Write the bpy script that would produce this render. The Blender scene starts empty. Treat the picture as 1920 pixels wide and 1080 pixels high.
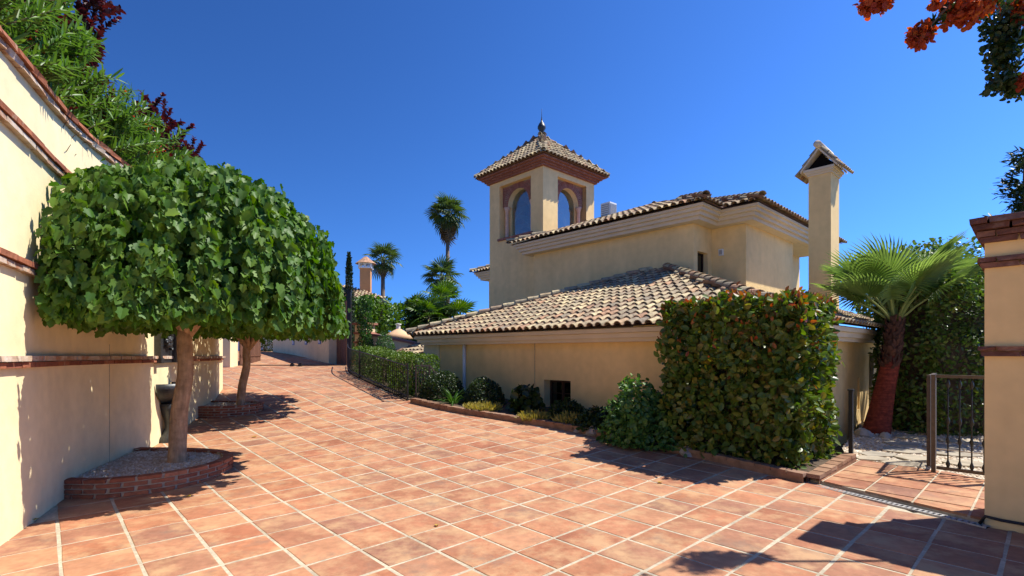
import bpy, math, random
import numpy as np
from mathutils import Vector, Matrix
random.seed(7); RNG = np.random.default_rng(11)
R = math.radians
SC = bpy.context.scene
COL = SC.collection
# ------------------------------------------------------------------ camera
EYE = 1.6
FPX = 940.0                       # focal length in pixels of the 1920 px wide photograph
cam = bpy.data.cameras.new('camera'); CAM = bpy.data.objects.new('camera', cam); COL.objects.link(CAM)
cam.sensor_width = 36; cam.lens = FPX / 1920 * 36; cam.shift_y = 0.0625
cam.clip_start = 0.05; cam.clip_end = 2000
CAM.location = (0, 0, EYE); CAM.rotation_euler = (R(90), 0, 0)
SC.camera = CAM
# ------------------------------------------------------------------ sky, sun, exposure
SUN_EL, SUN_AZ = R(57), R(79)     # azimuth clockwise from +Y
W = bpy.data.worlds.new('World'); SC.world = W; W.use_nodes = True
nt = W.node_tree; nt.nodes.clear()
sky = nt.nodes.new('ShaderNodeTexSky'); sky.sky_type = 'NISHITA'; sky.sun_disc = False
sky.sun_elevation = SUN_EL; sky.sun_rotation = SUN_AZ
sky.air_density = 1.0; sky.dust_density = 0.2; sky.ozone_density = 4.5; sky.altitude = 100
hs = nt.nodes.new('ShaderNodeHueSaturation'); hs.inputs['Hue'].default_value = .493; hs.inputs['Saturation'].default_value = 1.0; hs.inputs['Value'].default_value = 1.0
pre = nt.nodes.new('ShaderNodeVectorMath'); pre.operation = 'SCALE'; pre.inputs['Scale'].default_value = 1/6.6
gm = nt.nodes.new('ShaderNodeGamma'); gm.inputs[1].default_value = 2.0
post = nt.nodes.new('ShaderNodeVectorMath'); post.operation = 'SCALE'; post.inputs['Scale'].default_value = 6.6
bg = nt.nodes.new('ShaderNodeBackground'); bg.inputs[1].default_value = 0.128
wo = nt.nodes.new('ShaderNodeOutputWorld')
tc = nt.nodes.new('ShaderNodeTexCoord'); mpn = nt.nodes.new('ShaderNodeVectorMath'); mpn.operation = 'MULTIPLY_ADD'
mpn.inputs[1].default_value = (1, 1, .80); mpn.inputs[2].default_value = (0, 0, .20)
nt.links.new(tc.outputs['Generated'], mpn.inputs[0]); nt.links.new(mpn.outputs[0], sky.inputs['Vector'])
nt.links.new(sky.outputs[0], hs.inputs['Color']); nt.links.new(hs.outputs[0], pre.inputs[0]); nt.links.new(pre.outputs[0], gm.inputs[0]); nt.links.new(gm.outputs[0], post.inputs[0]); nt.links.new(post.outputs[0], bg.inputs[0]); nt.links.new(bg.outputs[0], wo.inputs[0])
sl = bpy.data.lights.new('sun', 'SUN'); sl.energy = 3.15; sl.angle = R(0.5); sl.color = (1, .95, .86)
SUN = bpy.data.objects.new('sun', sl); COL.objects.link(SUN)
sv = Vector((math.sin(SUN_AZ)*math.cos(SUN_EL), math.cos(SUN_AZ)*math.cos(SUN_EL), math.sin(SUN_EL)))
SUN.rotation_euler = sv.to_track_quat('Z', 'Y').to_euler(); SUN.location = (20, 5, 30)
SC.view_settings.view_transform = 'Standard'; SC.view_settings.look = 'None'
SC.view_settings.exposure = 1.32; SC.view_settings.gamma = 1
SC.cycles.max_bounces = 8; SC.cycles.transparent_max_bounces = 12
# ------------------------------------------------------------------ helpers
def link(o, parent=None):
    COL.objects.link(o)
    if parent is not None: o.parent = parent
    return o
def tag(o, label=None, cat=None, group=None, kind=None):
    if label: o['label'] = label
    if cat: o['category'] = cat
    if group: o['group'] = group
    if kind: o['kind'] = kind
    return o
def empty(name, loc, rz=0.0, label=None, cat=None, group=None):
    o = bpy.data.objects.new(name, None); o.empty_display_size = .2
    o.location = loc; o.rotation_euler = (0, 0, rz); link(o)
    return tag(o, label, cat, group)
class MB:
    def __init__(s): s.v = []; s.f = []; s.r = []; s.m = []
    def add(s, vs, fs, rnd=0.0, mi=0):
        b = len(s.v); s.v += [tuple(p) for p in vs]; s.r += [rnd]*len(vs)
        s.f += [tuple(i+b for i in f) for f in fs]; s.m += [mi]*len(fs)
    def box(s, a, b, rnd=0.0, mi=0, jit=0.0):
        x0, y0, z0 = a; x1, y1, z1 = b
        vs = [(x0,y0,z0),(x1,y0,z0),(x1,y1,z0),(x0,y1,z0),(x0,y0,z1),(x1,y0,z1),(x1,y1,z1),(x0,y1,z1)]
        if jit: vs = [tuple(c+random.uniform(-jit, jit) for c in p) for p in vs]
        s.add(vs, [(0,3,2,1),(4,5,6,7),(0,1,5,4),(1,2,6,5),(2,3,7,6),(3,0,4,7)], rnd, mi)
    def boxm(s, M, dims, rnd=0.0, mi=0, jit=0.0):
        hx, hy, hz = dims[0]/2, dims[1]/2, dims[2]/2
        vs = []
        for z in (-hz, hz):
            for x, y in ((-hx,-hy),(hx,-hy),(hx,hy),(-hx,hy)):
                vs.append(tuple(M @ Vector((x+random.uniform(-jit,jit), y+random.uniform(-jit,jit), z+random.uniform(-jit,jit)))))
        s.add(vs, [(0,3,2,1),(4,5,6,7),(0,1,5,4),(1,2,6,5),(2,3,7,6),(3,0,4,7)], rnd, mi)
    def tube(s, pts, rads, n=8, cap=True, rnd=0.0, mi=0, wob=0.0):
        P = [Vector(p) for p in pts]
        if not hasattr(rads, '__len__'): rads = [rads]*len(P)
        vs = []; fs = []
        u = None
        for i, p in enumerate(P):
            t = (P[min(i+1, len(P)-1)] - P[max(i-1, 0)]).normalized()
            if u is None:
                u = t.orthogonal().normalized()
            u = (u - t*u.dot(t)).normalized(); w = t.cross(u)
            for k in range(n):
                a = 2*math.pi*k/n
                r = rads[i]*(1+random.uniform(-wob, wob))
                vs.append(tuple(p + (u*math.cos(a)+w*math.sin(a))*r))
        for i in range(len(P)-1):
            for k in range(n):
                a, b = i*n+k, i*n+(k+1) % n
                fs.append((a, b, b+n, a+n))
        if cap:
            fs.append(tuple(range(n-1, -1, -1))); fs.append(tuple((len(P)-1)*n+k for k in range(n)))
        s.add(vs, fs, rnd, mi)
    def lathe(s, prof, c=(0,0,0), n=16, a0=0.0, a1=2*math.pi, rnd=0.0, mi=0):
        full = abs(a1-a0-2*math.pi) < 1e-6
        m = n if full else n+1
        vs = []; fs = []
        for r, z in prof:
            for k in range(m):
                a = a0+(a1-a0)*k/n
                vs.append((c[0]+r*math.cos(a), c[1]+r*math.sin(a), c[2]+z))
        for i in range(len(prof)-1):
            for k in range(n):
                a, b = i*m+k, i*m+(k+1) % m
                fs.append((a, b, b+m, a+m))
        s.add(vs, fs, rnd, mi)
    def mesh(s, name, mats, smooth=False):
        me = bpy.data.meshes.new(name); me.from_pydata(s.v, [], s.f)
        at = me.attributes.new('rnd', 'FLOAT', 'POINT'); at.data.foreach_set('value', s.r)
        for m in (mats if isinstance(mats, (list, tuple)) else [mats]): me.materials.append(m)
        if any(s.m): me.polygons.foreach_set('material_index', s.m)
        if smooth: me.polygons.foreach_set('use_smooth', [True]*len(me.polygons))
        me.update(); return me
    def build(s, name, mats, parent=None, smooth=False):
        return link(bpy.data.objects.new(name, s.mesh(name, mats, smooth)), parent)
def extrude(mb, path, prof, closed=False, rnd=0.0, cap=True):
    """profile [(out, z)] swept along a plan path with mitres; out = to the right of travel"""
    n = len(path); P = [Vector(p).to_2d() if len(p) > 2 else Vector(p) for p in path]
    vs = []
    for i in range(n):
        if closed: a, b = P[i-1], P[(i+1) % n]
        else: a, b = (P[i-1] if i else None), (P[i+1] if i < n-1 else None)
        d1 = (P[i]-a).normalized() if a is not None else (b-P[i]).normalized()
        d2 = (b-P[i]).normalized() if b is not None else d1
        n1 = Vector((d1.y, -d1.x)); n2 = Vector((d2.y, -d2.x))
        mt = (n1+n2); mt = mt/max(.2, (1+n1.dot(n2)))
        for o, z in prof: vs.append((P[i].x+mt.x*o, P[i].y+mt.y*o, z))
    k = len(prof); fs = []
    for i in range(n if closed else n-1):
        j = (i+1) % n
        for q in range(k-1): fs.append((i*k+q, j*k+q, j*k+q+1, i*k+q+1))
    if cap and not closed:
        fs.append(tuple(range(k))); fs.append(tuple((n-1)*k+q for q in range(k-1, -1, -1)))
    mb.add(vs, fs, rnd)
class Path:
    def __init__(s, pts, sub=12):
        P = np.array(pts, float); d = P.shape[1]; out = []
        for i in range(len(P)-1):
            p0, p1, p2, p3 = P[max(i-1, 0)], P[i], P[i+1], P[min(i+2, len(P)-1)]
            for k in range(sub):
                t = k/sub
                out.append(.5*(2*p1+(p2-p0)*t+(2*p0-5*p1+4*p2-p3)*t*t+(3*p1-p0-3*p2+p3)*t**3))
        out.append(P[-1]); s.p = np.array(out)
        s.s = np.concatenate([[0], np.cumsum(np.linalg.norm(np.diff(s.p[:, :2], axis=0), axis=1))]); s.L = s.s[-1]
    def at(s, t): return np.array([np.interp(t, s.s, s.p[:, k]) for k in range(s.p.shape[1])])
    def tan(s, t):
        a, b = s.at(max(t-.03, 0)), s.at(min(t+.03, s.L)); d = (b-a)[:2]; return d/np.linalg.norm(d)
def hermite(xs, ys):
    xs = np.array(xs, float); ys = np.array(ys, float)
    d = np.diff(ys)/np.diff(xs); m = np.zeros_like(ys)
    for i in range(1, len(xs)-1): m[i] = 0 if d[i-1]*d[i] <= 0 else 2*d[i-1]*d[i]/(d[i-1]+d[i])
    m[-1] = d[-1]
    def f(x):
        x = min(max(x, xs[0]), xs[-1]); i = min(int(np.searchsorted(xs, x, 'right'))-1, len(xs)-2); i = max(i, 0)
        h = xs[i+1]-xs[i]; t = (x-xs[i])/h
        return float((1+2*t)*(1-t)**2*ys[i]+t*(1-t)**2*h*m[i]+t*t*(3-2*t)*ys[i+1]+t*t*(t-1)*h*m[i+1])
    return f
ZD = hermite([-5, 5.2, 7, 8.5, 10.5, 13, 16, 19, 26, 34], [0, 0, .05, .13, .29, .64, .90, 1.12, 1.60, 1.75])   # drive level by distance
TH = R(43); CT, ST = math.cos(TH), math.sin(TH)
def l2w(B, A, z=0.0): return Vector((CT*B-ST*A, ST*B+CT*A, z))
def w2l(x, y): return (CT*x+ST*y, -ST*x+CT*y)
def inside(p, poly):
    x, y = p; c = False; j = len(poly)-1
    for i in range(len(poly)):
        xi, yi = poly[i]; xj, yj = poly[j]
        if (yi > y) != (yj > y) and x < (xj-xi)*(y-yi)/(yj-yi)+xi: c = not c
        j = i
    return c
# ------------------------------------------------------------------ materials
def material(name, cols, noise=(6, .25), rough=.8, bump=None, spec=.3, transl=0.0, stain=None, metal=0.0, noise2=None, per=False, streak=None, macro=None):
    m = bpy.data.materials.new(name); m.use_nodes = True; N = m.node_tree.nodes; L = m.node_tree.links
    bs = N['Principled BSDF']; bs.inputs['Roughness'].default_value = rough; bs.inputs['Metallic'].default_value = metal
    bs.inputs['Specular IOR Level'].default_value = spec
    at = N.new('ShaderNodeAttribute'); at.attribute_name = 'rnd'
    oi = N.new('ShaderNodeObjectInfo')
    ad = N.new('ShaderNodeMath'); ad.operation = 'ADD'; L.new(at.outputs['Fac'], ad.inputs[0]); L.new(oi.outputs['Random'], ad.inputs[1])
    fr = N.new('ShaderNodeMath'); fr.operation = 'FRACT'; L.new(ad.outputs[0], fr.inputs[0])
    rp = N.new('ShaderNodeValToRGB'); e = rp.color_ramp.elements
    cols = [c if len(c) == 3 else c[:3] for c in cols]
    if len(cols) == 1: cols = cols*2
    while len(e) < len(cols): e.new(.5)
    for i, c in enumerate(cols): e[i].position = i/(len(cols)-1); e[i].color = (*c, 1)
    L.new(fr.outputs[0], rp.inputs[0]); out = rp.outputs[0]
    geo = N.new('ShaderNodeNewGeometry'); POS = geo.outputs['Position']
    if per:
        of = N.new('ShaderNodeVectorMath'); of.operation = 'MULTIPLY_ADD'; of.inputs[1].default_value = (91, 57, 73)
        L.new(fr.outputs[0], of.inputs[0]); L.new(geo.outputs['Position'], of.inputs[2]); POS = of.outputs[0]
    def noi(scale, det=4, ro=.55):
        n = N.new('ShaderNodeTexNoise'); n.inputs['Scale'].default_value = scale; n.inputs['Detail'].default_value = det; n.inputs['Roughness'].default_value = ro
        L.new(POS, n.inputs['Vector']); return n
    def mul(o, nz, lo, hi):
        mr = N.new('ShaderNodeMapRange'); mr.inputs[1].default_value = .3; mr.inputs[2].default_value = .7; mr.inputs[3].default_value = lo; mr.inputs[4].default_value = hi
        L.new(nz.outputs['Fac'], mr.inputs[0])
        x = N.new('ShaderNodeMix'); x.data_type = 'RGBA'; x.blend_type = 'MULTIPLY'; x.inputs[0].default_value = 1
        L.new(o, x.inputs[6]); L.new(mr.outputs[0], x.inputs[7]); return x.outputs[2]
    if macro:
        n = N.new('ShaderNodeTexNoise'); n.inputs['Scale'].default_value = macro[0]; n.inputs['Detail'].default_value = 5; L.new(geo.outputs['Position'], n.inputs['Vector']); out = mul(out, n, 1-macro[1], 1+macro[1]*.5)
    if streak:
        mp = N.new('ShaderNodeVectorMath'); mp.operation = 'MULTIPLY'; mp.inputs[1].default_value = (streak[0], streak[0], streak[0]*(streak[2] if len(streak) > 2 else .06)); L.new(geo.outputs['Position'], mp.inputs[0])
        n = N.new('ShaderNodeTexNoise'); n.inputs['Scale'].default_value = 1; n.inputs['Detail'].default_value = 5; L.new(mp.outputs[0], n.inputs['Vector'])
        out = mul(out, n, 1-streak[1], 1+streak[1]*.3)
    if noise: out = mul(out, noi(noise[0]), 1-noise[1], 1+noise[1]*.6)
    if noise2: out = mul(out, noi(noise2[0], 2), 1-noise2[1], 1+noise2[1]*.6)
    for st in (stain or []):
        scale, lo, hi, col, amt = st
        n = noi(scale, 6, .65)
        mr = N.new('ShaderNodeMapRange'); mr.inputs[1].default_value = lo; mr.inputs[2].default_value = hi; mr.inputs[4].default_value = amt
        L.new(n.outputs['Fac'], mr.inputs[0])
        x = N.new('ShaderNodeMix'); x.data_type = 'RGBA'; L.new(mr.outputs[0], x.inputs[0]); L.new(out, x.inputs[6]); x.inputs[7].default_value = (*col, 1)
        out = x.outputs[2]
    L.new(out, bs.inputs['Base Color'])
    if bump:
        b = N.new('ShaderNodeBump'); b.inputs['Strength'].default_value = bump[1]; b.inputs['Distance'].default_value = bump[2] if len(bump) > 2 else .01
        L.new(noi(bump[0], 6, .6).outputs['Fac'], b.inputs['Height']); L.new(b.outputs[0], bs.inputs['Normal'])
    if transl:
        t = N.new('ShaderNodeBsdfTranslucent'); mx = N.new('ShaderNodeMixShader'); mx.inputs[0].default_value = transl
        hsv = N.new('ShaderNodeHueSaturation'); hsv.inputs['Saturation'].default_value = 1.15; hsv.inputs['Value'].default_value = 1.5
        L.new(out, hsv.inputs['Color']); L.new(hsv.outputs[0], t.inputs['Color'])
        L.new(bs.outputs[0], mx.inputs[1]); L.new(t.outputs[0], mx.inputs[2]); L.new(mx.outputs[0], N['Material Output'].inputs[0])
    return m
def glassy(name, tint, refl=.5):
    m = bpy.data.materials.new(name); m.use_nodes = True; N = m.node_tree.nodes; L = m.node_tree.links
    N.remove(N['Principled BSDF'])
    g = N.new('ShaderNodeBsdfGlossy'); g.inputs['Roughness'].default_value = .02; g.inputs['Color'].default_value = (.95, .97, 1, 1)
    t = N.new('ShaderNodeBsdfTransparent'); t.inputs['Color'].default_value = (*tint, 1)
    fr = N.new('ShaderNodeFresnel'); fr.inputs[0].default_value = 1.5
    ma = N.new('ShaderNodeMath'); ma.operation = 'ADD'; ma.inputs[1].default_value = refl; L.new(fr.outputs[0], ma.inputs[0])
    mx = N.new('ShaderNodeMixShader'); L.new(ma.outputs[0], mx.inputs[0]); L.new(t.outputs[0], mx.inputs[1]); L.new(g.outputs[0], mx.inputs[2])
    L.new(mx.outputs[0], N['Material Output'].inputs[0]); return m
m_paver = material('terracotta_paver', [(.345,.133,.068),(.41,.175,.09),(.45,.222,.12),(.38,.152,.079),(.33,.127,.067),(.43,.202,.108),(.32,.155,.093),(.40,.168,.083),(.30,.14,.088),(.43,.192,.098)],
    noise=(2.6, .20), noise2=(16, .14), rough=.75, bump=(35, .3, .004), spec=.25, per=True, macro=(.55, .14),
    stain=[(3.4, .46, .66, (.50,.315,.165), .7), (3.0, .56, .72, (.21,.14,.10), .65), (60, .70, .74, (.10,.07,.05), .6)])
m_grout = material('cement_grout', [(.46,.395,.285)], noise=(3, .3), noise2=(30, .2), rough=.95, bump=(90, .4, .004))
m_render = material('pale_yellow_render', [(.86,.71,.42)], streak=(5, .05), noise=(.9, .10), noise2=(7, .06), rough=.92, bump=(38, .3, .006), spec=.15,
    stain=[(1.3, .62, .9, (.60,.47,.25), .5)])
m_house = material('house_render', [(.90,.645,.30)], streak=(4, .06), noise=(.7, .10), noise2=(5, .06), rough=.92, bump=(36, .28, .006), spec=.15,
    stain=[(.9, .62, .9, (.60,.44,.23), .4)])
m_mould = material('cream_moulding', [(.69,.58,.42)], noise=(2, .08), rough=.85, spec=.2)
m_brick = material('fired_brick', [(.26,.085,.045),(.34,.12,.06),(.22,.075,.045),(.38,.15,.08),(.29,.10,.055)], noise=(18, .3), rough=.9, bump=(60, .5, .006), spec=.15,
    stain=[(7, .60, .74, (.50,.42,.30), .55)])
m_brick_lime = material('limewashed_brick', [(.40,.22,.14),(.50,.37,.26),(.34,.16,.09),(.52,.42,.32)], noise=(14, .3), rough=.95, bump=(50, .6, .008), spec=.1,
    stain=[(6, .48, .62, (.56,.48,.38), .8)])
m_mortar = material('brick_mortar', [(.40,.33,.24)], noise=(20, .3), rough=.95, bump=(80, .5, .005))
m_tile = material('weathered_roof_tile', [(.52,.42,.25),(.30,.245,.17),(.40,.31,.20),(.62,.50,.28),(.24,.20,.15),(.55,.44,.26),(.44,.25,.15),(.33,.27,.18),(.64,.53,.31),(.28,.225,.155)],
    noise=(7, .3), per=True, rough=.9, bump=(40, .4, .006), spec=.15, stain=[(9, .52, .70, (.10,.085,.07), .75), (23, .64, .74, (.42,.40,.30), .5)])
m_pan = material('roof_channel_tile', [(.22,.13,.09),(.28,.17,.11),(.18,.11,.08)], noise=(9, .3), rough=.95)
m_toweb = material('tower_brick', [(.30,.125,.085),(.38,.17,.12),(.33,.14,.10),(.42,.21,.15)], noise=(14, .25), rough=.9, spec=.15)
m_column = material('terracotta_column', [(.76,.50,.35)], noise=(9, .15), rough=.85)
m_iron = material('black_iron', [(.018,.017,.018)], noise=(20, .3), rough=.5, spec=.4)
m_ironbr = material('brown_iron', [(.085,.062,.048)], noise=(20, .3), rough=.55, spec=.4)
m_cast = material('dark_cast_metal', [(.045,.047,.05)], noise=(25, .4), rough=.42, spec=.6, metal=.4, bump=(40, .3, .006))
m_wood = material('brown_gate_wood', [(.135,.062,.038),(.165,.078,.048),(.12,.055,.035)], noise=(12, .25), rough=.7)
m_dwood = material('dark_window_wood', [(.045,.018,.012)], noise=(20, .3), rough=.6)
m_white = material('white_paint', [(.78,.78,.76)], noise=(3, .05), rough=.6)
m_galv = material('grey_steel', [(.42,.41,.39)], noise=(20, .2), rough=.5, metal=.5)
m_bark = material('smooth_tan_bark', [(.46,.30,.175)], streak=(30, .35, .12), noise=(11, .3), rough=.9, bump=(32, .7, .012), stain=[(9, .58, .72, (.20,.12,.07), .7)])
m_twig = material('twig', [(.13,.085,.05)], noise=(20, .3), rough=.9)
m_palmbase = material('palm_leaf_base', [(.085,.04,.028),(.05,.025,.018),(.12,.05,.03)], noise=(20, .4), rough=.9)
m_palmbark = material('red_palm_trunk', [(.26,.045,.022),(.31,.055,.026),(.21,.036,.02)], streak=(4, .5, 9), noise=(18, .45), rough=.85, bump=(45, .8, .012))
m_greytrunk = material('grey_palm_trunk', [(.17,.125,.09)], noise=(6, .3), rough=.9)
m_gravel = material('white_gravel', [(.62,.53,.40),(.50,.41,.29),(.70,.62,.50),(.42,.32,.22)], noise=(40, .3), rough=.95, bump=(60, .8, .015))
m_pebble = material('pebble', [(.66,.57,.44),(.50,.39,.27),(.74,.67,.55),(.40,.28,.18),(.58,.47,.34)], noise=(40, .2), rough=.9)
m_flag = material('flagstone', [(.40,.33,.23),(.32,.28,.22),(.46,.37,.24)], noise=(5, .3), rough=.9, bump=(30, .4, .008))
m_soil = material('garden_soil', [(.10,.07,.045)], noise=(9, .4), rough=1, bump=(30, .8, .02))
m_earth = material('dry_earth', [(.16,.125,.075)], noise=(2, .3), rough=1, stain=[(.6, .45, .65, (.07,.09,.03), .7)])
m_rock = material('garden_rock', [(.30,.26,.22),(.38,.34,.29)], noise=(9, .3), rough=.95, bump=(25, .6, .02))
m_orange = material('orange_render', [(.60,.29,.12)], noise=(2, .1), rough=.9)
m_peach = material('peach_plaster', [(.66,.42,.24)], noise=(4, .1), rough=.9)
m_glass = glassy('window_glass', (.62,.74,.82), .16)
m_darkglass = glassy('dark_glass', (.05,.05,.06), .05)
m_black = material('shade_black', [(.012,.011,.011)], noise=None, rough=1, spec=0)  # flat black painted in for the shade inside hollows
def leafmat(name, cols, rough=.42, transl=.28, spec=.4, nz=.2): return material(name, cols, noise=(5, nz), rough=rough, spec=spec, transl=transl)
l_mulb = leafmat('broad_leaf', [(.055,.13,.016),(.08,.175,.02),(.04,.105,.015),(.125,.22,.026),(.065,.15,.018),(.045,.115,.015),(.15,.24,.03),(.09,.18,.022),(.05,.12,.016),(.11,.20,.024)], rough=.5, transl=.30, spec=.25)
l_hedge = leafmat('hedge_leaf', [(.10,.165,.022),(.06,.125,.018),(.15,.19,.026),(.08,.155,.024),(.18,.21,.034),(.19,.15,.026),(.065,.13,.018),(.13,.19,.036)], rough=.4)
l_red = leafmat('red_young_leaf', [(.34,.06,.025),(.28,.11,.025),(.40,.13,.04)], rough=.4)
l_olea = leafmat('oleander_leaf', [(.095,.19,.035),(.14,.25,.045),(.065,.14,.03),(.18,.29,.065)], rough=.45)
l_plum = leafmat('plum_leaf', [(.075,.012,.016),(.045,.010,.014),(.11,.02,.018),(.06,.014,.02)], rough=.5, transl=.3)
l_flow = leafmat('red_petal', [(.65,.05,.03),(.6,.08,.06)], rough=.6, transl=.4)
l_boug = leafmat('bougainvillea_bract', [(.36,.055,.025),(.42,.085,.03),(.30,.04,.022),(.50,.16,.045)], rough=.8, transl=.35)
l_dark = leafmat('dark_shrub_leaf', [(.022,.045,.010),(.032,.06,.012),(.018,.036,.010),(.05,.075,.014)], rough=.4)
l_mid = leafmat('green_shrub_leaf', [(.05,.12,.02),(.07,.16,.025),(.035,.09,.018),(.09,.18,.035)], rough=.4)
l_bright = leafmat('bright_hedge_leaf', [(.08,.15,.012),(.11,.19,.016),(.06,.11,.012),(.14,.20,.02)], rough=.5)
l_yel = leafmat('straw_leaf', [(.36,.28,.06),(.30,.26,.05),(.40,.33,.10),(.22,.22,.04)], rough=.6)
l_ivy = leafmat('creeper_leaf', [(.07,.14,.026),(.10,.18,.03),(.055,.11,.022),(.15,.21,.04),(.12,.11,.028)], rough=.36)
l_fan = leafmat('fan_palm_leaf', [(.19,.28,.07),(.22,.31,.085),(.155,.235,.06)], rough=.5, transl=.4)
l_farp = leafmat('far_palm_leaf', [(.07,.11,.022),(.05,.09,.02),(.10,.14,.03)], rough=.5)
l_dead = leafmat('dead_palm_leaf', [(.25,.17,.08),(.18,.12,.06)], rough=.8)
l_tree = leafmat('tree_leaf', [(.075,.15,.014),(.10,.19,.018),(.05,.11,.014),(.13,.21,.024)], rough=.45)
l_con = leafmat('conifer_leaf', [(.018,.04,.014),(.028,.055,.018)], rough=.5, transl=.1)
m_stalk = material('palm_stalk', [(.20,.24,.07)], noise=(8, .2), rough=.5)
# ------------------------------------------------------------------ leaves
def halves(out, fold):    # outline of the right half from base to tip -> two folded n-gons
    k = len(out); vs = [(0, 0, 0), (0, 1, 0)] + [(x, y, fold*x) for x, y in out] + [(-x, y, fold*x) for x, y in out]
    return np.array(vs, float), [tuple([0]+list(range(2, 2+k))+[1]), tuple([1]+list(range(1+2*k, 1+k, -1))+[0])]
T_LOBE = halves([(.20,-.10),(.46,.06),(.40,.30),(.54,.52),(.32,.60),(.24,.80)], .35)
T_OVAL = halves([(.16,.08),(.30,.35),(.27,.65),(.12,.90)], .35)
T_LONG = halves([(.06,.15),(.075,.45),(.05,.8)], .5)
T_RHOMB = halves([(.28,.45)], .3)
T_SMALL = halves([(.26,.25),(.24,.65)], .4)
def nrm(a): return a/np.maximum(np.linalg.norm(a, axis=1, keepdims=True), 1e-9)
def basis(D, Nn):
    D = nrm(D); Nn = nrm(Nn - (Nn*D).sum(1, keepdims=True)*D); return np.cross(D, Nn), D, Nn
def leaves(name, C, D, Nn, S, tmpl, mat, parent=None, wide=1.0, own=0, kind='stuff', eye=(0,0,EYE)):
    """one leaf cloud; the `own` nearest leaves become single parts that share one mesh"""
    tv, tf = tmpl; X, Y, Z = basis(D, Nn); S = np.broadcast_to(np.asarray(S, float), (len(C),)).copy()
    order = np.arange(len(C))
    solo = []
    if own:
        d = np.linalg.norm(C-np.array(eye), axis=1) - S*1.5
        order = np.argsort(d); solo = order[:own]; order = order[own:]
    c, x, y, z, s = C[order], X[order], Y[order], Z[order], S[order]
    n, k = len(c), len(tv)
    V = c[:, None, :] + s[:, None, None]*(tv[None, :, 0:1]*wide*x[:, None, :] + tv[None, :, 1:2]*y[:, None, :] + tv[None, :, 2:3]*z[:, None, :])
    me = bpy.data.meshes.new(name)
    lens = [len(f) for f in tf]; flat = np.concatenate([np.array(f) for f in tf]); nl = len(flat)
    me.vertices.add(n*k); me.vertices.foreach_set('co', V.reshape(-1))
    me.loops.add(n*nl); me.loops.foreach_set('vertex_index', (flat[None, :] + (np.arange(n)*k)[:, None]).reshape(-1).astype(np.int32))
    tot = np.tile(np.array(lens), n); st = np.concatenate([[0], np.cumsum(tot)[:-1]])
    me.polygons.add(n*len(lens)); me.polygons.foreach_set('loop_start', st.astype(np.int32)); me.polygons.foreach_set('loop_total', tot.astype(np.int32))
    at = me.attributes.new('rnd', 'FLOAT', 'POINT'); at.data.foreach_set('value', np.repeat(RNG.random(n), k).astype(np.float32))
    me.materials.append(mat); me.update(calc_edges=True); me.validate()
    o = link(bpy.data.objects.new(name, me), parent)
    if kind and parent is not None: o['kind'] = kind
    if own:
        lm = bpy.data.meshes.new('leaf'); lm.from_pydata([(p[0]*wide, p[1], p[2]) for p in tv], [], tf); lm.materials.append(mat); lm.update()
        for i in solo:
            q = bpy.data.objects.new('leaf', lm); link(q, o)
            M = Matrix(((X[i][0], Y[i][0], Z[i][0], C[i][0]), (X[i][1], Y[i][1], Z[i][1], C[i][1]), (X[i][2], Y[i][2], Z[i][2], C[i][2]), (0, 0, 0, 1)))
            q.matrix_basis = M @ Matrix.Scale(float(S[i]), 4)
    return o
def rdir(n): return nrm(RNG.normal(size=(n, 3)))
def lump(P, amp=.08, f=2.6, seed=0):
    g = np.random.default_rng(seed); o = np.zeros(len(P))
    for i in range(5):
        k = g.normal(size=3)*f*(1+.5*i); o += np.sin(P@k + g.uniform(0, 6.28))/(1+.5*i)
    return 1+amp*o
def hollow(P, kx, kz, seed=1):
    g = np.random.default_rng(seed); o = np.zeros(len(P))
    for i in range(6):
        a = g.uniform(0, 6.28); k = np.array([math.cos(a)*kx, math.sin(a)*kx, g.normal()*kz])*g.uniform(.7, 1.4); o += np.sin(P@k+g.uniform(0, 6.28))
    return o/math.sqrt(3)
def ball_shrub(name, loc, rad, h, n, size, mat, label, tmpl=T_SMALL, cat='shrub', flat=1.0, group=None, wide=1.0, amp=.06, droop=0.0, depth=.35, rot=0.0, ry=None, red=None, own=0):
    """rounded shrub: leaf cloud over an ellipsoid (stem inside)"""
    o = empty(name, loc, 0, label, cat, group)
    d = rdir(n); d[:, 2] = np.abs(d[:, 2])*1.0 - .12
    d = nrm(d); q = np.sign(d)*np.abs(d)**flat
    q = q/np.maximum(np.abs(q).max(1, keepdims=True), 1e-6)*np.maximum(np.abs(d).max(1, keepdims=True), 1e-6) if flat != 1 else d
    r = (1-depth*RNG.random(n)**2.0)*lump(d, amp, seed=int(abs(loc[0]*100))+3)
    P = q*r[:, None]*np.array([rad, ry or rad, h*.93]); P[:, 2] = np.maximum(P[:, 2], .03)
    Nn = nrm(d*np.array([1, 1, 1.0])+RNG.normal(size=(n, 3))*.55); D = rdir(n)*.9+d*.5; D[:, 2] -= droop
    if rot:
        c, s = math.cos(rot), math.sin(rot); M = np.array([[c, -s, 0], [s, c, 0], [0, 0, 1]]); P = P@M.T; Nn = Nn@M.T; D = D@M.T
    f = leaves('foliage', P, D, Nn, size*RNG.uniform(.7, 1.25, n), tmpl, mat, o, wide, own=own, eye=(-loc[0], -loc[1], EYE-loc[2]))
    mb = MB()
    for i in range(5):
        a = i*1.257; mb.tube([(.03*math.cos(a), .03*math.sin(a), -.05), (.25*rad*math.cos(a), .25*rad*math.sin(a), h*.4), (.55*rad*math.cos(a), .55*rad*math.sin(a), h*.65)], [.018, .014, .006], 5)
    mb.build('stem', m_twig, o)
    if red:
        k = red; i = RNG.choice(n, k); leaves('young_leaf', P[i]*1.03, D[i], Nn[i], size*.8, tmpl, l_red, o, wide)
    return o
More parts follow.
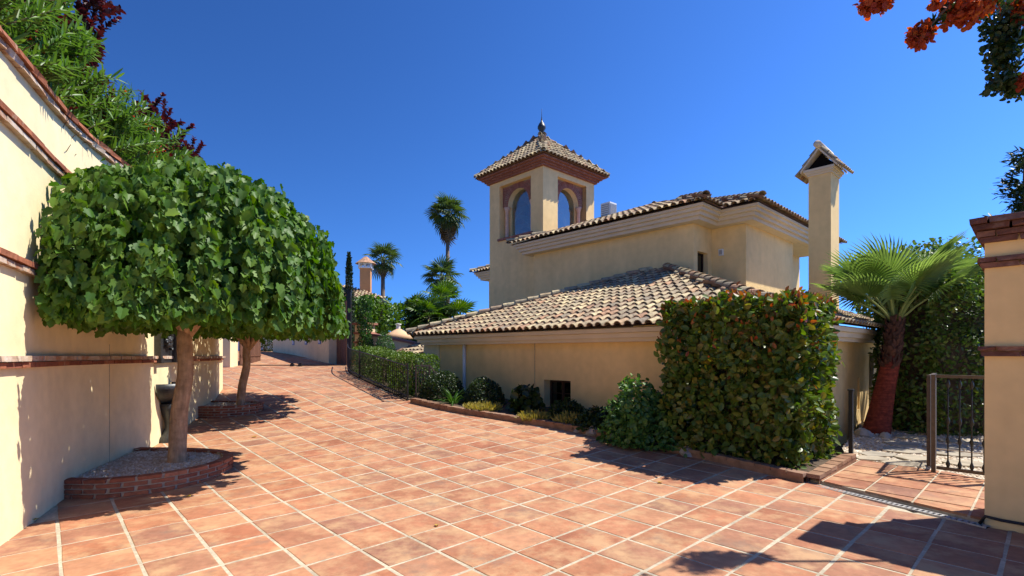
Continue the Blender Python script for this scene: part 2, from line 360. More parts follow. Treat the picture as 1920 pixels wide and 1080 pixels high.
def strap_plant(name, loc, n, L, w, mat, label, spread=1.0, cat='plant', group=None, stiff=.5):
    o = empty(name, loc, 0, label, cat, group)
    for i in range(n):
        a = RNG.uniform(0, 6.283); el = RNG.uniform(.35, 1.35); l = L*RNG.uniform(.65, 1.1)
        mb = MB(); dv = Vector((math.cos(a), math.sin(a), 0)); sd = Vector((-math.sin(a), math.cos(a), 0)); vs = []; fs = []
        p = dv*.02; ang = el; K = 6
        for k in range(K):
            t = k/(K-1); ww = w*(.6+.8*t if t < .3 else 1.0-(t-.3)**1.5*1.35)*.5
            ww = max(ww, .001)
            nz = Vector((-math.sin(ang)*dv.x, -math.sin(ang)*dv.y, math.cos(ang)))
            vs += [tuple(p-sd*ww+nz*ww*.4), tuple(p), tuple(p+sd*ww+nz*ww*.4)]
            p = p + (dv*math.cos(ang)*spread+Vector((0, 0, math.sin(ang))))*l/(K-1); ang -= (1-stiff)*.55*(.5+t)
        for k in range(K-1):
            b = k*3; fs += [(b, b+1, b+4, b+3), (b+1, b+2, b+5, b+4)]
        mb.add(vs, fs, random.random()); mb.build('leaf', mat, o)
    return o
def fan_mesh(name, R_, n, mat, span=250, droop=.25, seed=0, stalk=.9, sr=.02, msk=m_stalk):
    """a palm fan: stalk along +Y, pleated blade; z is the upper side"""
    g = random.Random(seed); mb = MB()
    mb.tube([(0, 0, 0), (0, stalk*.5, .03), (0, stalk, 0)], [sr, sr*.7, sr*.5], 5, mi=1)
    for i in range(n):
        a = R(-span/2 + span*(i+.5)/n); da = R(span/n)/2
        ln = R_*(1-.16*abs(a)/R(span/2))*g.uniform(.93, 1.04)
        def pt(rr, ang, z): return (math.sin(ang)*rr, stalk+math.cos(ang)*rr, z)
        zz = lambda rr: .10*R_*abs(math.sin(a))**2 - droop*R_*(rr/R_)**2*g.uniform(.75, 1.15)
        r1, r2 = ln*.44, ln*.74; z1 = zz(r1); z2 = zz(r2); z3 = zz(ln)-.05*R_
        fz = .016*R_/0.7
        vs = [pt(.02, a, 0), pt(r1, a-da, z1+fz), pt(r1, a, z1-fz), pt(r1, a+da, z1+fz), pt(r2, a-da*.55, z2+fz*.5), pt(r2, a, z2-fz*.5), pt(r2, a+da*.55, z2+fz*.5), pt(ln, a+g.uniform(-.02, .02), z3)]
        mb.add(vs, [(0, 1, 2), (0, 2, 3), (1, 4, 5, 2), (2, 5, 6, 3), (4, 7, 5), (5, 7, 6)], g.random())
    return mb.mesh(name, [mat, msk])
def frond_matrix(p, az, el, roll=0.0, s=1.0):
    d = Vector((math.cos(az)*math.cos(el), math.sin(az)*math.cos(el), math.sin(el)))
    x = d.cross(Vector((0, 0, 1))).normalized(); z = x.cross(d)
    M = Matrix(((x.x, d.x, z.x, p[0]), (x.y, d.y, z.y, p[1]), (x.z, d.z, z.z, p[2]), (0, 0, 0, 1)))
    return M @ Matrix.Rotation(roll, 4, 'Y') @ Matrix.Scale(s, 4)
BRK = []
for q in range(5):
    mb = MB(); mb.box((-.5, -.5, -.5), (.5, .5, .5), 0, 0, .035); BRK.append(mb)
BRK_M = {}
def brick(parent, M, dims, mat):
    key = (mat.name, random.randrange(5))
    if key not in BRK_M: BRK_M[key] = BRK[key[1]].mesh('brick', mat)
    o = bpy.data.objects.new('brick', BRK_M[key]); link(o, parent)
    o.matrix_basis = M @ Matrix.Diagonal((dims[0], dims[1], dims[2], 1)); return o
def mat_xy(p, t, z, tilt=0.0):
    return Matrix(((t[0], -t[1], 0, p[0]), (t[1], t[0], 0, p[1]), (0, 0, 1, z), (0, 0, 0, 1)))
# ================================================================== GROUND, DRIVE, BEDS
LWP = [(-1.95,-.6),(-3.08,1.75),(-4.21,4.12),(-4.95,5.65),(-5.49,7.30),(-6.0,8.95),(-6.45,10.4),(-6.95,11.7),(-7.5,13.0)]
LW = Path(LWP)
KERB = Path([(3.58,6.10),(2.63,7.45),(1.9,8.30),(1.16,9.05),(.30,9.72),(-.51,10.28),(-1.35,10.85),(-2.3,11.6)])
FENCE = Path([(-2.45,11.75),(-3.3,12.9),(-4.3,14.5),(-5.25,16.2),(-6.0,18.3)])
DRIVE = [(p[0]-.12, p[1]) for p in LWP] + [(-7.9,13.4),(-11.4,17.6),(-18,25.5),(-18,31),(-12.9,31),(-12.2,26),(-7.15,19.5),(-6.1,18.9),(-5.95,18.3)] + \
        [tuple(FENCE.at(FENCE.L*(1-k/8))+np.array([.1, .05])) for k in range(9)] + [tuple(KERB.at(KERB.L*(1-k/16))+np.array([.06, .05])) for k in range(17)] + \
        [(3.62,6.14),(4.36,4.60),(7.8,.95),(7.8,-1.2),(-1.9,-1.2)]
def smooth(t): t = min(max(t, 0), 1); return t*t*(3-2*t)
def ground_z(x, y):
    xb = -2.6-(max(y, 11.6)-11.6)*.53
    return -.25+(ZD(y)-.12+.25)*smooth((xb-x)/1.5)
mb = MB(); xs = sorted(set([-600,-300,-120,-60,-40,-30]+[round(v,2) for v in np.arange(-24,16.1,1.0)]+[20,30,40,60,120,300,600]))
ys = sorted(set([-300,-100,-40,-20,-10]+[round(v,2) for v in np.arange(-4,36.1,1.0)]+[45,60,100,200,400,900]))
vs = [(x, y, ground_z(x, y)) for y in ys for x in xs]; nx = len(xs)
mb.add(vs, [(j*nx+i, j*nx+i+1, (j+1)*nx+i+1, (j+1)*nx+i) for j in range(len(ys)-1) for i in range(nx-1)])
tag(mb.build('ground', m_earth), 'dry planted earth lying round the house and drive', 'ground', kind='structure')
# drive: grout sheet, pavers on the house's own grid
mb = MB(); st = .25; idx = {}
def gv(i, j):
    if (i, j) not in idx:
        idx[(i, j)] = len(mb.v); x, y = i*st, j*st; mb.v.append((x, y, ZD(y)-.0035)); mb.r.append(0)
    return idx[(i, j)]
for i in range(-74, 34):
    for j in range(-6, 126):
        c = ((i+.5)*st, (j+.5)*st)
        if inside(c, DRIVE): 
            mb.f.append((gv(i, j), gv(i+1, j), gv(i+1, j+1), gv(i, j+1))); mb.m.append(0)
DRV = tag(mb.build('driveway', m_grout), 'sloping terracotta paved driveway with pale cement joints', 'driveway', kind='structure')
PITCH = .445
def paver_geo(w, l, g):
    hx, hy = w/2, l/2; b = .004; j = lambda: g.uniform(-.005, .005)
    cs = [(-hx+j(), -hy+j()), (hx+j(), -hy+j()), (hx+j(), hy+j()), (-hx+j(), hy+j())]
    top = [(x*(1-b/hx), y*(1-b/hy), 0) for x, y in cs]; mid = [(x, y, -.003) for x, y in cs]; bot = [(x, y, -.03) for x, y in cs]
    vs = top+mid+bot; fs = [(0, 1, 2, 3)]
    for k in range(4):
        n = (k+1) % 4; fs += [(k+4, n+4, n, k), (k+8, n+8, n+4, k+4)]
    return vs, fs
gg = random.Random(3)
PG = [paver_geo(PITCH-.029, PITCH-.026, gg) for _ in range(8)]
def paver_matrix(B, A, zf, dz=0.0):
    p = l2w(B, A); e = .1
    z = zf(p.x, p.y); bx = l2w(B+e, A); ay = l2w(B, A+e)
    vx = Vector((bx.x-p.x, bx.y-p.y, zf(bx.x, bx.y)-z)).normalized(); vy = Vector((ay.x-p.x, ay.y-p.y, zf(ay.x, ay.y)-z)).normalized()
    vz = vx.cross(vy).normalized(); vy = vz.cross(vx)
    return Matrix(((vx.x, vy.x, vz.x, p.x), (vx.y, vy.y, vz.y, p.y), (vx.z, vy.z, vz.z, z+dz), (0, 0, 0, 1)))
def lay(parent, cells, zf, own):
    meshes = []
    for vs, fs in PG:
        b = MB(); b.add(vs, fs); meshes.append(b.mesh('paver', m_paver))
    rest = MB()
    for n, (B, A) in enumerate(cells):
        M = paver_matrix(B, A, zf, gg.uniform(-.0015, .0025)) @ Matrix.Rotation(gg.uniform(-.006, .006), 4, 'Z') @ Matrix.Rotation(gg.uniform(-.003, .003), 4, 'X')
        k = gg.randrange(8)
        if n < own:
            o = bpy.data.objects.new('paver', meshes[k]); link(o, parent); o.matrix_basis = M
        else:
            rest.add([tuple(M @ Vector(v)) for v in PG[k][0]], PG[k][1], gg.random())
    if rest.v: tag(rest.build('paving', m_paver, parent), kind='stuff')
cells = []
for i in range(-30, 40):
    for j in range(-20, 100):
        B, A = .31+i*PITCH, .02+j*PITCH
        p = l2w(B, A)
        if p.y > .5 and inside((p.x, p.y), DRIVE): cells.append((B, A))
def inview(c):
    p = l2w(*c); return p.y > 3.3 and abs(p.x) < p.y*1.05
cells.sort(key=lambda c: (not inview(c), l2w(*c).length))
lay(DRV, cells, lambda x, y: ZD(y), 300)
# raised threshold by the side gate
PLAT = [(3.66,6.16),(4.38,4.66),(5.75,5.9),(5.62,6.45),(5.0,7.22),(4.78,7.1)]
pz = lambda x, y: .055
mb = MB(); mb.add([(x, y, .047) for x, y in PLAT]+[(x, y, -.1) for x, y in PLAT], [tuple(range(len(PLAT)))]+[(k, (k+1) % len(PLAT), (k+1) % len(PLAT)+len(PLAT), k+len(PLAT)) for k in range(len(PLAT))])
TH_ = tag(mb.build('threshold', m_grout), 'raised terracotta threshold inside the drain before the side gate', 'pavement', kind='structure')
cc = []
for i in range(10, 24):
    for j in range(-2, 8):
        B, A = 6.97+(i-14)*PITCH, .30+j*PITCH
        p = l2w(B, A)
        if inside((p.x, p.y), PLAT): cc.append((B, A))
def clip_poly(sub, clip):
    out = sub
    for i in range(len(clip)):
        a, b = clip[i], clip[(i+1) % len(clip)]; inp = out; out = []
        side = lambda p: (b[0]-a[0])*(p[1]-a[1])-(b[1]-a[1])*(p[0]-a[0])
        for j in range(len(inp)):
            p, q = inp[j-1], inp[j]; sp, sq = side(p), side(q)
            if (sp < 0) != (sq < 0): t = sp/(sp-sq); out.append((p[0]+(q[0]-p[0])*t, p[1]+(q[1]-p[1])*t))
            if sq >= 0: out.append(q)
        if not out: break
    return out
for i in range(8, 26):
    for j in range(-4, 10):
        B, A = 6.97+(i-14)*PITCH, .30+j*PITCH; h_ = PITCH/2; gx, gy = .016, .011
        pl = clip_poly([tuple(l2w(b, a).to_2d()) for b, a in ((B-h_+gx, A-h_+gy), (B+h_-gx, A-h_+gy), (B+h_-gx, A+h_-gy), (B-h_+gx, A+h_-gy))], PLAT)
        ar = abs(sum(pl[k-1][0]*pl[k][1]-pl[k][0]*pl[k-1][1] for k in range(len(pl))))/2 if len(pl) > 2 else 0
        if ar > .004:
            k = len(pl); mb = MB(); mb.add([(x, y, .055) for x, y in pl]+[(x, y, .03) for x, y in pl], [tuple(range(k))]+[((q+1) % k, q, q+k, (q+1) % k+k) for q in range(k)]); mb.build('paver', m_paver, TH_)
# gravel court by the side gate
GP = [(4.8,7.1),(5.3,5.6),(9,4.6),(16,7),(16,17),(11,16),(7.2,10.4),(5.4,8.2)]
mb = MB(); mb.add([(x, y, .03) for x, y in GP], [tuple(range(len(GP)))])
tag(mb.build('gravel_court', m_gravel), 'pale gravel court behind the side gate', 'gravel', kind='structure')
n = 9000; P = np.stack([RNG.uniform(4.9, 10, n), RNG.uniform(5.8, 12, n), np.full(n, .035)], 1)
keep = np.array([inside((p[0], p[1]), GP) and not inside((p[0], p[1]), PLAT) for p in P]); P = P[keep]; n = len(P)
T_PEB = (np.array([(-.5,-.4,0),(.5,-.35,0),(.45,.4,0),(-.4,.45,0),(-.25,-.2,.35),(.25,-.15,.4),(.2,.2,.38),(-.2,.25,.33)]), [(4,5,6,7),(0,1,5,4),(1,2,6,5),(2,3,7,6),(3,0,4,7)])
az = RNG.uniform(0, 6.28, n)
peb = leaves('gravel', P, np.stack([np.cos(az), np.sin(az), 0*az], 1), np.tile([0, 0, 1.0], (n, 1)), RNG.uniform(.02, .05, n), T_PEB, m_pebble)
tag(peb, 'loose pale pebbles covering the court behind the side gate', 'gravel', kind='stuff')
g2 = random.Random(5)
FLAB = ['stepping stone touching the threshold tiles beside the gate post','stepping stone just behind the open gate leaf','second stepping stone from the threshold on the left side of the path','stepping stone behind the gate bars at the right of the path',
 'stepping stone in the middle of the path before the palm','stepping stone at the right of the path level with the palm foot','stepping stone left of the path close to the palm foot','stepping stone right of the palm foot in dappled shade',
 'stepping stone behind the palm foot on the left','stepping stone right of the path near the creeper','farthest stepping stone of the gravel path','smallest stepping stone at the left corner of the threshold']
for q, (x, y, s) in enumerate([(5.45,6.95,.26),(5.9,7.3,.3),(5.55,7.6,.24),(6.3,7.0,.28),(6.2,7.9,.3),(6.75,7.6,.26),(6.6,8.5,.3),(7.1,8.2,.28),(7.3,9.1,.3),(7.75,8.7,.27),(7.9,9.7,.3),(5.25,7.3,.2)]):
    k = g2.randint(5, 7); a0 = g2.uniform(0, 6); pts = [(x+s*g2.uniform(.75, 1.1)*math.cos(a0+6.283*i/k)*1.15, y+s*g2.uniform(.7, 1.05)*math.sin(a0+6.283*i/k)) for i in range(k)]
    mb = MB(); mb.add([(a, b, .058) for a, b in pts]+[(a, b, .01) for a, b in pts], [tuple(range(k))]+[((i+1) % k, i, i+k, (i+1) % k+k) for i in range(k)], q*.17)
    tag(mb.build('flagstone', m_flag), FLAB[q], 'flagstone', 'stepping stones in the gravel court')
# planting bed behind the kerb and behind the fence
mb = MB(); vs = []
for k in range(41):
    p = KERB.at(KERB.L*k/40); B, A = w2l(*p); q = l2w(8.30, A)
    if A < 2.9: q = l2w(8.38, A)
    vs += [(p[0]+.03, p[1]+.03, ZD(p[1])+.075), ((p[0]+q.x)/2, (p[1]+q.y)/2, ZD(p[1])+.12+.02*math.sin(k)), (q.x, q.y, ZD(p[1])+.10)]
mb.add(vs, [f for k in range(40) for f in ((k*3, k*3+1, k*3+4, k*3+3), (k*3+1, k*3+2, k*3+5, k*3+4))])
vs = []
for k in range(21):
    p = FENCE.at(FENCE.L*k/20); vs += [(p[0], p[1], ZD(p[1])+.03), (p[0]+1.6, p[1]+1.0, ZD(p[1])-.02), (p[0]+1.9, p[1]+1.2, -.3)]
mb.add(vs, [f for k in range(20) for f in ((k*3, k*3+1, k*3+4, k*3+3), (k*3+1, k*3+2, k*3+5, k*3+4))])
tag(mb.build('planting_bed', m_soil), 'dark soil of the planted border along the house', 'soil', kind='structure')
# brick kerb
m_kerb = material('worn_kerb_brick', [(.27,.155,.095),(.33,.20,.125),(.24,.125,.075),(.30,.19,.13)], noise=(8, .3), rough=.95, bump=(50, .5, .006), spec=.1)
KB = empty('brick_kerb', (3.58, 6.10, 0), 0, 'low curved brick kerb edging the planted border', 'kerb')
def kerb_run(parent, path, n, org, off=0.0, flip=1):
    ln = path.L/n
    for k in range(n):
        t = (k+.5)*ln; p = path.at(t); tn = path.tan(t); z = ZD(p[1]) if flip else .0
        brick(parent, mat_xy((p[0]-org[0], p[1]-org[1]), tn, z+.085+random.uniform(-.003, .003)), (ln-.010, .145, .045), m_kerb)
    mb = MB(); pts = [path.at(path.L*q/40) for q in range(41)]
    for q in range(40):
        a, b = pts[q], pts[q+1]; tn = path.tan(path.L*(q+.5)/40); nn = np.array([-tn[1], tn[0]])*.068
        za, zb = ZD(a[1])+.066, ZD(b[1])+.066; A_ = a-org; B_ = b-org
        mb.add([(*(A_-nn), za-.2), (*(B_-nn), zb-.2), (*(B_+nn), zb-.2), (*(A_+nn), za-.2), (*(A_-nn), za), (*(B_-nn), zb), (*(B_+nn), zb), (*(A_+nn), za)], [(4, 5, 6, 7), (0, 1, 5, 4), (2, 3, 7, 6)])
    mb.build('base', m_kerb, parent)
org = np.array([3.58, 6.10])
kerb_run(KB, KERB, 40, org)
kerb_run(KB, Path([(3.63,6.05),(4.2,6.57),(4.82,7.14)]), 7, org)
# slotted drain along the threshold
d0, d1 = Vector((3.60,6.05,0)), Vector((4.33,4.56,0)); dd = (d1-d0); L_ = dd.length; dd.normalize()
DR = empty('drain_channel', tuple(d0), 0, 'narrow slotted steel drain between drive and gate threshold', 'drain')
mb = MB(); nn = Vector((-dd.y, dd.x, 0))
M = Matrix(((dd.x, nn.x, 0, dd.x*L_/2), (dd.y, nn.y, 0, dd.y*L_/2), (0, 0, 1, 0), (0, 0, 0, 1)))
mb.boxm(M @ Matrix.Translation((0, .04, .004)), (L_, .014, .02)); mb.boxm(M @ Matrix.Translation((0, -.04, .004)), (L_, .014, .02)); mb.build('rim', m_galv, DR)
mb = MB(); mb.boxm(M @ Matrix.Translation((0, 0, -.004)), (L_, .075, .012)); mb.build('channel', m_black, DR)  # black strip stands in for the shade under the grate bars
mb = MB(); k = int(L_/.045)
for q in range(k): mb.boxm(M @ Matrix.Translation((-L_/2+(q+.5)*L_/k, 0, .006)), (.022, .066, .014))
tag(mb.build('grate_bar', m_galv, DR), kind='stuff')
# ================================================================== LEFT GARDEN WALL
def lw_top(y): return 4.08 if y < 7.0 else 4.08-2.03*smooth((y-7.0)/3.2)
LWR = empty('garden_wall', (-4.21, 4.12, 0), 0, 'tall sunlit pale yellow garden wall with brick bands on the left', 'wall')
lo = np.array([-4.21, 4.12])
mb = MB(); K = 110; vs = []
for k in range(K+1):
    t = LW.L*k/K; p = LW.at(t)-lo; tn = LW.tan(t); nl = np.array([-tn[1], tn[0]])*.32; tp = lw_top(LW.at(t)[1])
    vs += [(*p, -.3), (*p, tp), (*(p+nl), tp), (*(p+nl), -.3)]
fs = []
for k in range(K):
    a, b = k*4, k*4+4
    for q in range(3): fs.append((a+q, b+q, b+q+1, a+q+1))
fs += [(0, 1, 2, 3), (K*4+3, K*4+2, K*4+1, K*4)]
mb.add(vs, fs); mb.build('wall_body', m_render, LWR)
def lw_band(z, mats, courses=2, hgt=.055, proud=.045, ln=.30, top=False, t0=None, zslope=-.012):
    t = LW.L*.12; i = 0
    while t < LW.L-.1:
        p = LW.at(t); tn = LW.tan(t)
        zz = (lw_top(p[1]) if top else z+zslope*(p[1]-4.12))
        dz = (lw_top(p[1]+.3)-lw_top(p[1]-.3))/.6 if top else zslope
        if top or zz < lw_top(p[1])-.12:
            for c in range(courses):
                off = (ln*.5 if c % 2 else 0); pp = LW.at(min(t+off, LW.L)); tt = LW.tan(min(t+off, LW.L)); nr = np.array([tt[1], -tt[0]])
                zc = (lw_top(pp[1]) if top else zz)
                w = .16 if not top else .44
                pr = proud+(.02 if c == courses-1 else 0)+random.uniform(-.006, .006)
                cc = pp-lo+nr*(pr-w/2) if not top else pp-lo+nr*(pr-w/2)
                M = mat_xy(cc, tt, zc+(c+.5)*hgt+(.0 if not top else 0))
                ang = math.atan(dz); M = M @ Matrix.Rotation(-ang, 4, 'Y')
                brick(LWR, M, (ln-.012, w, hgt-.007), mats[c % len(mats)])
        t += ln
lw_band(1.46, [m_brick, m_brick_lime], zslope=-.008)
lw_band(2.32, [m_brick_lime, m_brick], zslope=-.03)
lw_band(3.50, [m_brick_lime, m_brick], zslope=-.04)
lw_band(0, [m_brick_lime, m_brick], top=True, proud=.05, hgt=.06)
mb = MB(); p = LW.at(LW.L*.55); 
for yv in (6.55, 11.9):
    t = LW.L*np.interp(yv, LW.p[:, 1], LW.s/LW.L); p = LW.at(t)-lo; tn = LW.tan(t); nr = np.array([tn[1], -tn[0]])
    mb.boxm(mat_xy(p+nr*.0, tn, .7+.2), (.008, .006, 1.6))
mb.build('expansion_joint', m_mortar, LWR)
# raised bank behind the wall
mb = MB(); vs = []
for k in range(31):
    t = LW.L*k/30; p = LW.at(t); tn = LW.tan(t); nl = np.array([-tn[1], tn[0]]); z = lw_top(p[1])-.35
    vs += [(*(p+nl*.3), z), (*(p+nl*2.5), z+.1), (*(p+nl*7), z), (*(p+nl*9), -.3)]
mb.add(vs, [(k*4+q, k*4+q+1, k*4+q+5, k*4+q+4) for k in range(30) for q in range(3)])
tag(mb.build('raised_bank', m_soil), 'raised planted bank held up by the garden wall', 'bank', kind='structure')
# ================================================================== RIGHT GATE WALL
RW = empty('gate_wall', tuple(l2w(6.35, .41)), TH, 'shaded yellow gate wall with brick coping at the right edge', 'wall')
mb = MB(); mb.box((0, -5.5, -.2), (.48, 0, 2.70)); mb.build('wall_body', m_house, RW)
m_cope = material('weathered_coping_brick', [(.19,.085,.06),(.24,.11,.075),(.16,.07,.05),(.27,.14,.10)], noise=(12, .35), rough=.95, bump=(50, .6, .008), spec=.1, stain=[(6, .55, .72, (.34,.28,.22), .5)])
def rw_course(z, h, proud, n0=0.0, mat=None, ln=.26):
    y = proud; first = True
    while y > -2.6:
        l = ln-n0 if first else ln; first = False
        brick(RW, Matrix.Translation((.24, y-l/2, z+h/2)), (.48+2*proud, l-.008, h-.005), m_cope); y -= l
rw_course(2.60, .055, .035); rw_course(2.655, .055, .055, .13); rw_course(2.715, .055, .085, .0); rw_course(2.77, .06, .10, .13)
rw_course(2.37, .05, .03); rw_course(2.42, .05, .05, .13)
rw_course(1.56, .05, .03); rw_course(1.61, .045, .05, .13)
mb = MB(); mb.box((-.02, -2.6, 2.82), (.50, .05, 2.845)); mb.build('coping_mortar', m_mortar, RW)
HS = MB(); HS.tube([l2w(6.31, .44, .02), l2w(6.28, .40, .10), l2w(6.30, .30, .085), l2w(6.31, -.5, .08), l2w(6.31, -1.6, .06)], .014, 8)
tag(HS.build('hose', m_iron, smooth=True), 'black hose lying along the foot of the right gate wall', 'hose')
# ================================================================== HOUSE
HB, HA = 8.34, 2.84
HOUSE = empty('villa', tuple(l2w(HB, HA)), TH, 'cream yellow villa with tiled roofs, square belvedere tower and tall chimney', 'house')
def H(B, A, z=0.0): return (B-HB, A-HA, z)
def wall_face(mb, P0, P1, z0, z1, opens=(), thick=0.0):
    P0 = Vector(P0); P1 = Vector(P1); L = (P1-P0).length; d = (P1-P0)/L; inn = Vector((-d.y, d.x))
    us = sorted({0, L, *[o[0] for o in opens], *[o[1] for o in opens]}); zs = sorted({z0, z1, *[o[2] for o in opens], *[o[3] for o in opens]})
    def P(u, w, z): q = P0+d*u+inn*w; return (q.x, q.y, z)
    for i in range(len(us)-1):
        for j in range(len(zs)-1):
            uc, zc = (us[i]+us[i+1])/2, (zs[j]+zs[j+1])/2
            if any(o[0] < uc < o[1] and o[2] < zc < o[3] for o in opens): continue
            mb.add([P(us[i], 0, zs[j]), P(us[i+1], 0, zs[j]), P(us[i+1], 0, zs[j+1]), P(us[i], 0, zs[j+1])], [(0, 1, 2, 3)])
            if thick: mb.add([P(us[i], thick, zs[j]), P(us[i+1], thick, zs[j]), P(us[i+1], thick, zs[j+1]), P(us[i], thick, zs[j+1])], [(3, 2, 1, 0)])
    for o in opens:
        u0, u1, a, b, w = o
        c = [(u0, a), (u1, a), (u1, b), (u0, b)]
        for k in range(4):
            p, q = c[k], c[(k+1) % 4]
            mb.add([P(p[0], 0, p[1]), P(q[0], 0, q[1]), P(q[0], w, q[1]), P(p[0], w, p[1])], [(0, 1, 2, 3)])
    return P
h2 = lambda B, A: (B-HB, A-HA)
# --- lower wing walls
mb = MB()
uw0, uw1 = 12.75-7.87, 12.75-7.08
PF = wall_face(mb, h2(8.34, 12.75), h2(8.34, 2.84), -.3, 2.0, [(uw0, uw1, .35, .97, .24)])
wall_face(mb, h2(8.34, 2.84), h2(16.9, 2.84), -.3, 2.0, [(4.55, 4.72, .35, 1.05, .1)])
wall_face(mb, h2(16.9, 2.84), h2(16.9, 7.0), -.3, 2.0); wall_face(mb, h2(14, 12.75), h2(8.34, 12.75), -.3, 2.0)
mb.box((uw0*0+.12, 9.91-uw1-.02, .3), (.14, 9.91-uw0+.02, 1.0)) if False else None
mb.build('lower_wall', m_house, HOUSE)
mb = MB(); mb.box(H(8.30, 12.0, -.3), H(8.6, 12.78, 1.80)); mb.build('corner_pier', m_render, HOUSE)
mb = MB(); mb.box(H(8.328, 8.155, .1), H(8.345, 8.165, 1.82)); mb.build('expansion_joint', m_mortar, HOUSE)
mb = MB(); mb.tube([H(8.29, 10.78, .15), H(8.29, 10.78, 1.86)], .045, 10)
for z in (.6, 1.5): mb.lathe([(.05, -.02), (.055, 0), (.05, .02)], H(8.29, 10.78, z), 10)
mb.build('downpipe', m_white, HOUSE, True)
# basement window: frame, two leaves, panes
WN = MB()
Y0, Y1 = 7.08, 7.87; xw = 8.34+.20
for a, b, c, d in ((Y0, Y1, .35, .41), (Y0, Y1, .91, .97), (Y0, Y0+.06, .41, .91), (Y1-.06, Y1, .41, .91), ((Y0+Y1)/2-.04, (Y0+Y1)/2+.04, .41, .91)):
    WN.box(H(xw, a, c), H(xw+.05, b, d))
wn = WN.build('window', m_dwood, HOUSE)
for a, b in ((Y0+.06, (Y0+Y1)/2-.04), ((Y0+Y1)/2+.04, Y1-.06)):
    mb = MB(); mb.box(H(xw+.02, a, .41), H(xw+.026, b, .91)); mb.build('pane', m_darkglass, wn)
    mb = MB(); mb.box(H(xw+.005, a, .655), H(xw+.03, b, .675)); mb.build('glazing_bar', m_dwood, wn)
mb = MB(); mb.box(H(xw+.06, Y0, .35), H(xw+.07, Y1, .97)); mb.build('dark_backing', m_black, wn)  # black sheet put behind the panes for the dark room
# --- upper storey walls
mb = MB()
wall_face(mb, h2(14.2, 12.67), h2(12.89, 12.67), 2.5, 5.3)
wall_face(mb, h2(12.89, 12.67), h2(12.89, 6.59), 2.5, 5.3)
wall_face(mb, h2(12.89, 6.59), h2(13.95, 6.59), 2.5, 5.3, [(.22, .82, 3.75, 4.38, .18)])
wall_face(mb, h2(13.95, 6.59), h2(13.95, 5.63), 2.5, 5.3); wall_face(mb, h2(13.95, 5.63), h2(17.6, 5.63), 2.0, 5.3)
wall_face(mb, h2(17.6, 5.63), h2(17.6, 6.3), 2.0, 5.3); wall_face(mb, h2(17.6, 6.3), h2(20.4, 6.3), 2.0, 5.3); wall_face(mb, h2(20.4, 6.3), h2(20.4, 18), -.3, 5.3)
wall_face(mb, h2(15.9, 18.7), h2(15.9, 15.5), -.3, 5.3); wall_face(mb, h2(20.4, 18.7), h2(15.9, 18.7), -.3, 5.3)
mb.build('upper_wall', m_house, HOUSE)
mb = MB()
for a, b, c, d in ((13.11, 13.71, 3.75, 3.79), (13.11, 13.71, 4.34, 4.38), (13.11, 13.15, 3.79, 4.34), (13.67, 13.71, 3.79, 4.34)): mb.box(H(a, 6.59+.13, c), H(b, 6.59+.17, d))
wn = mb.build('window', m_dwood, HOUSE)
mb = MB(); mb.box(H(13.15, 6.745, 3.79), H(13.67, 6.75, 4.34)); mb.build('pane', m_darkglass, wn)
mb = MB(); mb.box(H(13.1, 6.77, 3.75), H(13.72, 6.78, 4.38)); mb.build('dark_recess_sheet', m_black, wn)  # the unlit inside of the window, painted as a black sheet
mb = MB(); mb.box(H(13.08, 6.55, 3.71), H(13.74, 6.75, 3.75)); mb.build('sill', m_brick, wn)
mb = MB(); mb.box(H(13.88, 6.24, 4.31), H(13.95, 6.36, 4.49)); wl = mb.build('wall_lamp', m_white, HOUSE)
mb = MB(); mb.box(H(13.87, 6.26, 4.34), H(13.885, 6.34, 4.46)); mb.build('lens', m_galv, wl)
# --- cornices
mb = MB(); PRL = [(0, 1.80), (.20, 1.80), (.20, 1.875), (.27, 1.875), (.27, 1.965), (.34, 1.975), (.34, 2.055), (.30, 2.075), (-.2, 2.075)]
extrude(mb, [h2(10, 12.5), h2(8.34, 12.5), h2(8.34, 2.84), h2(16.9, 2.84)], PRL); mb.build('lower_cornice', m_mould, HOUSE)
PRU = [(-.15, 5.10), (.30, 5.10), (.30, 5.20), (.38, 5.20), (.38, 5.29), (.46, 5.30), (.46, 5.38), (.52, 5.39), (.52, 5.46), (-.15, 5.46)]
mb = MB(); extrude(mb, [h2(14.2, 12.67), h2(12.89, 12.67), h2(12.89, 6.59), h2(13.95, 6.59), h2(13.95, 5.63), h2(20.4, 5.63)], PRU)
mb.box(H(17.6, 5.5, 5.09), H(20.4, 6.4, 5.2)); mb.build('upper_cornice', m_mould, HOUSE)
mb = MB(); extrude(mb, [h2(20.4, 18.7), h2(15.9, 18.7), h2(15.9, 15.5)], PRU); mb.build('rear_cornice', m_mould, HOUSE)
# --- roof tiles
def tile_geo(r0=.088, r1=.070, ln=.42, n=6, th=.016):
    vs = []; fs = []
    for (r, y, z) in ((r0, 0, .030), (r1, ln, 0), (r0-th, 0, .030), (r1-th, ln, 0)):
        for k in range(n+1):
            a = math.pi*k/n; vs.append((r*math.cos(a), y, z+r*math.sin(a)*.92))
    m = n+1
    for k in range(n):
        fs += [(k, k+m, k+1+m, k+1), (2*m+k, k, k+1, 2*m+k+1), (2*m+k+1, 3*m+k+1, 3*m+k, 2*m+k)]
    return vs, fs
def pan_geo(r=.085, ln=.42, n=4):
    vs = []; fs = []
    for y, z in ((0, .030), (ln, .008)):
        for k in range(n+1):
            a = math.pi*(1+k/n); vs.append((r*math.cos(a)*1.15, y, z+.075+r*math.sin(a)*.9))
    m = n+1
    for k in range(n): fs.append((k+1, k+1+m, k+m, k))
    return vs, fs
TG = tile_geo(); PG2 = pan_geo()
TMB = MB(); TMB.add(*TG); TILE_ME = TMB.mesh('tile', m_tile)
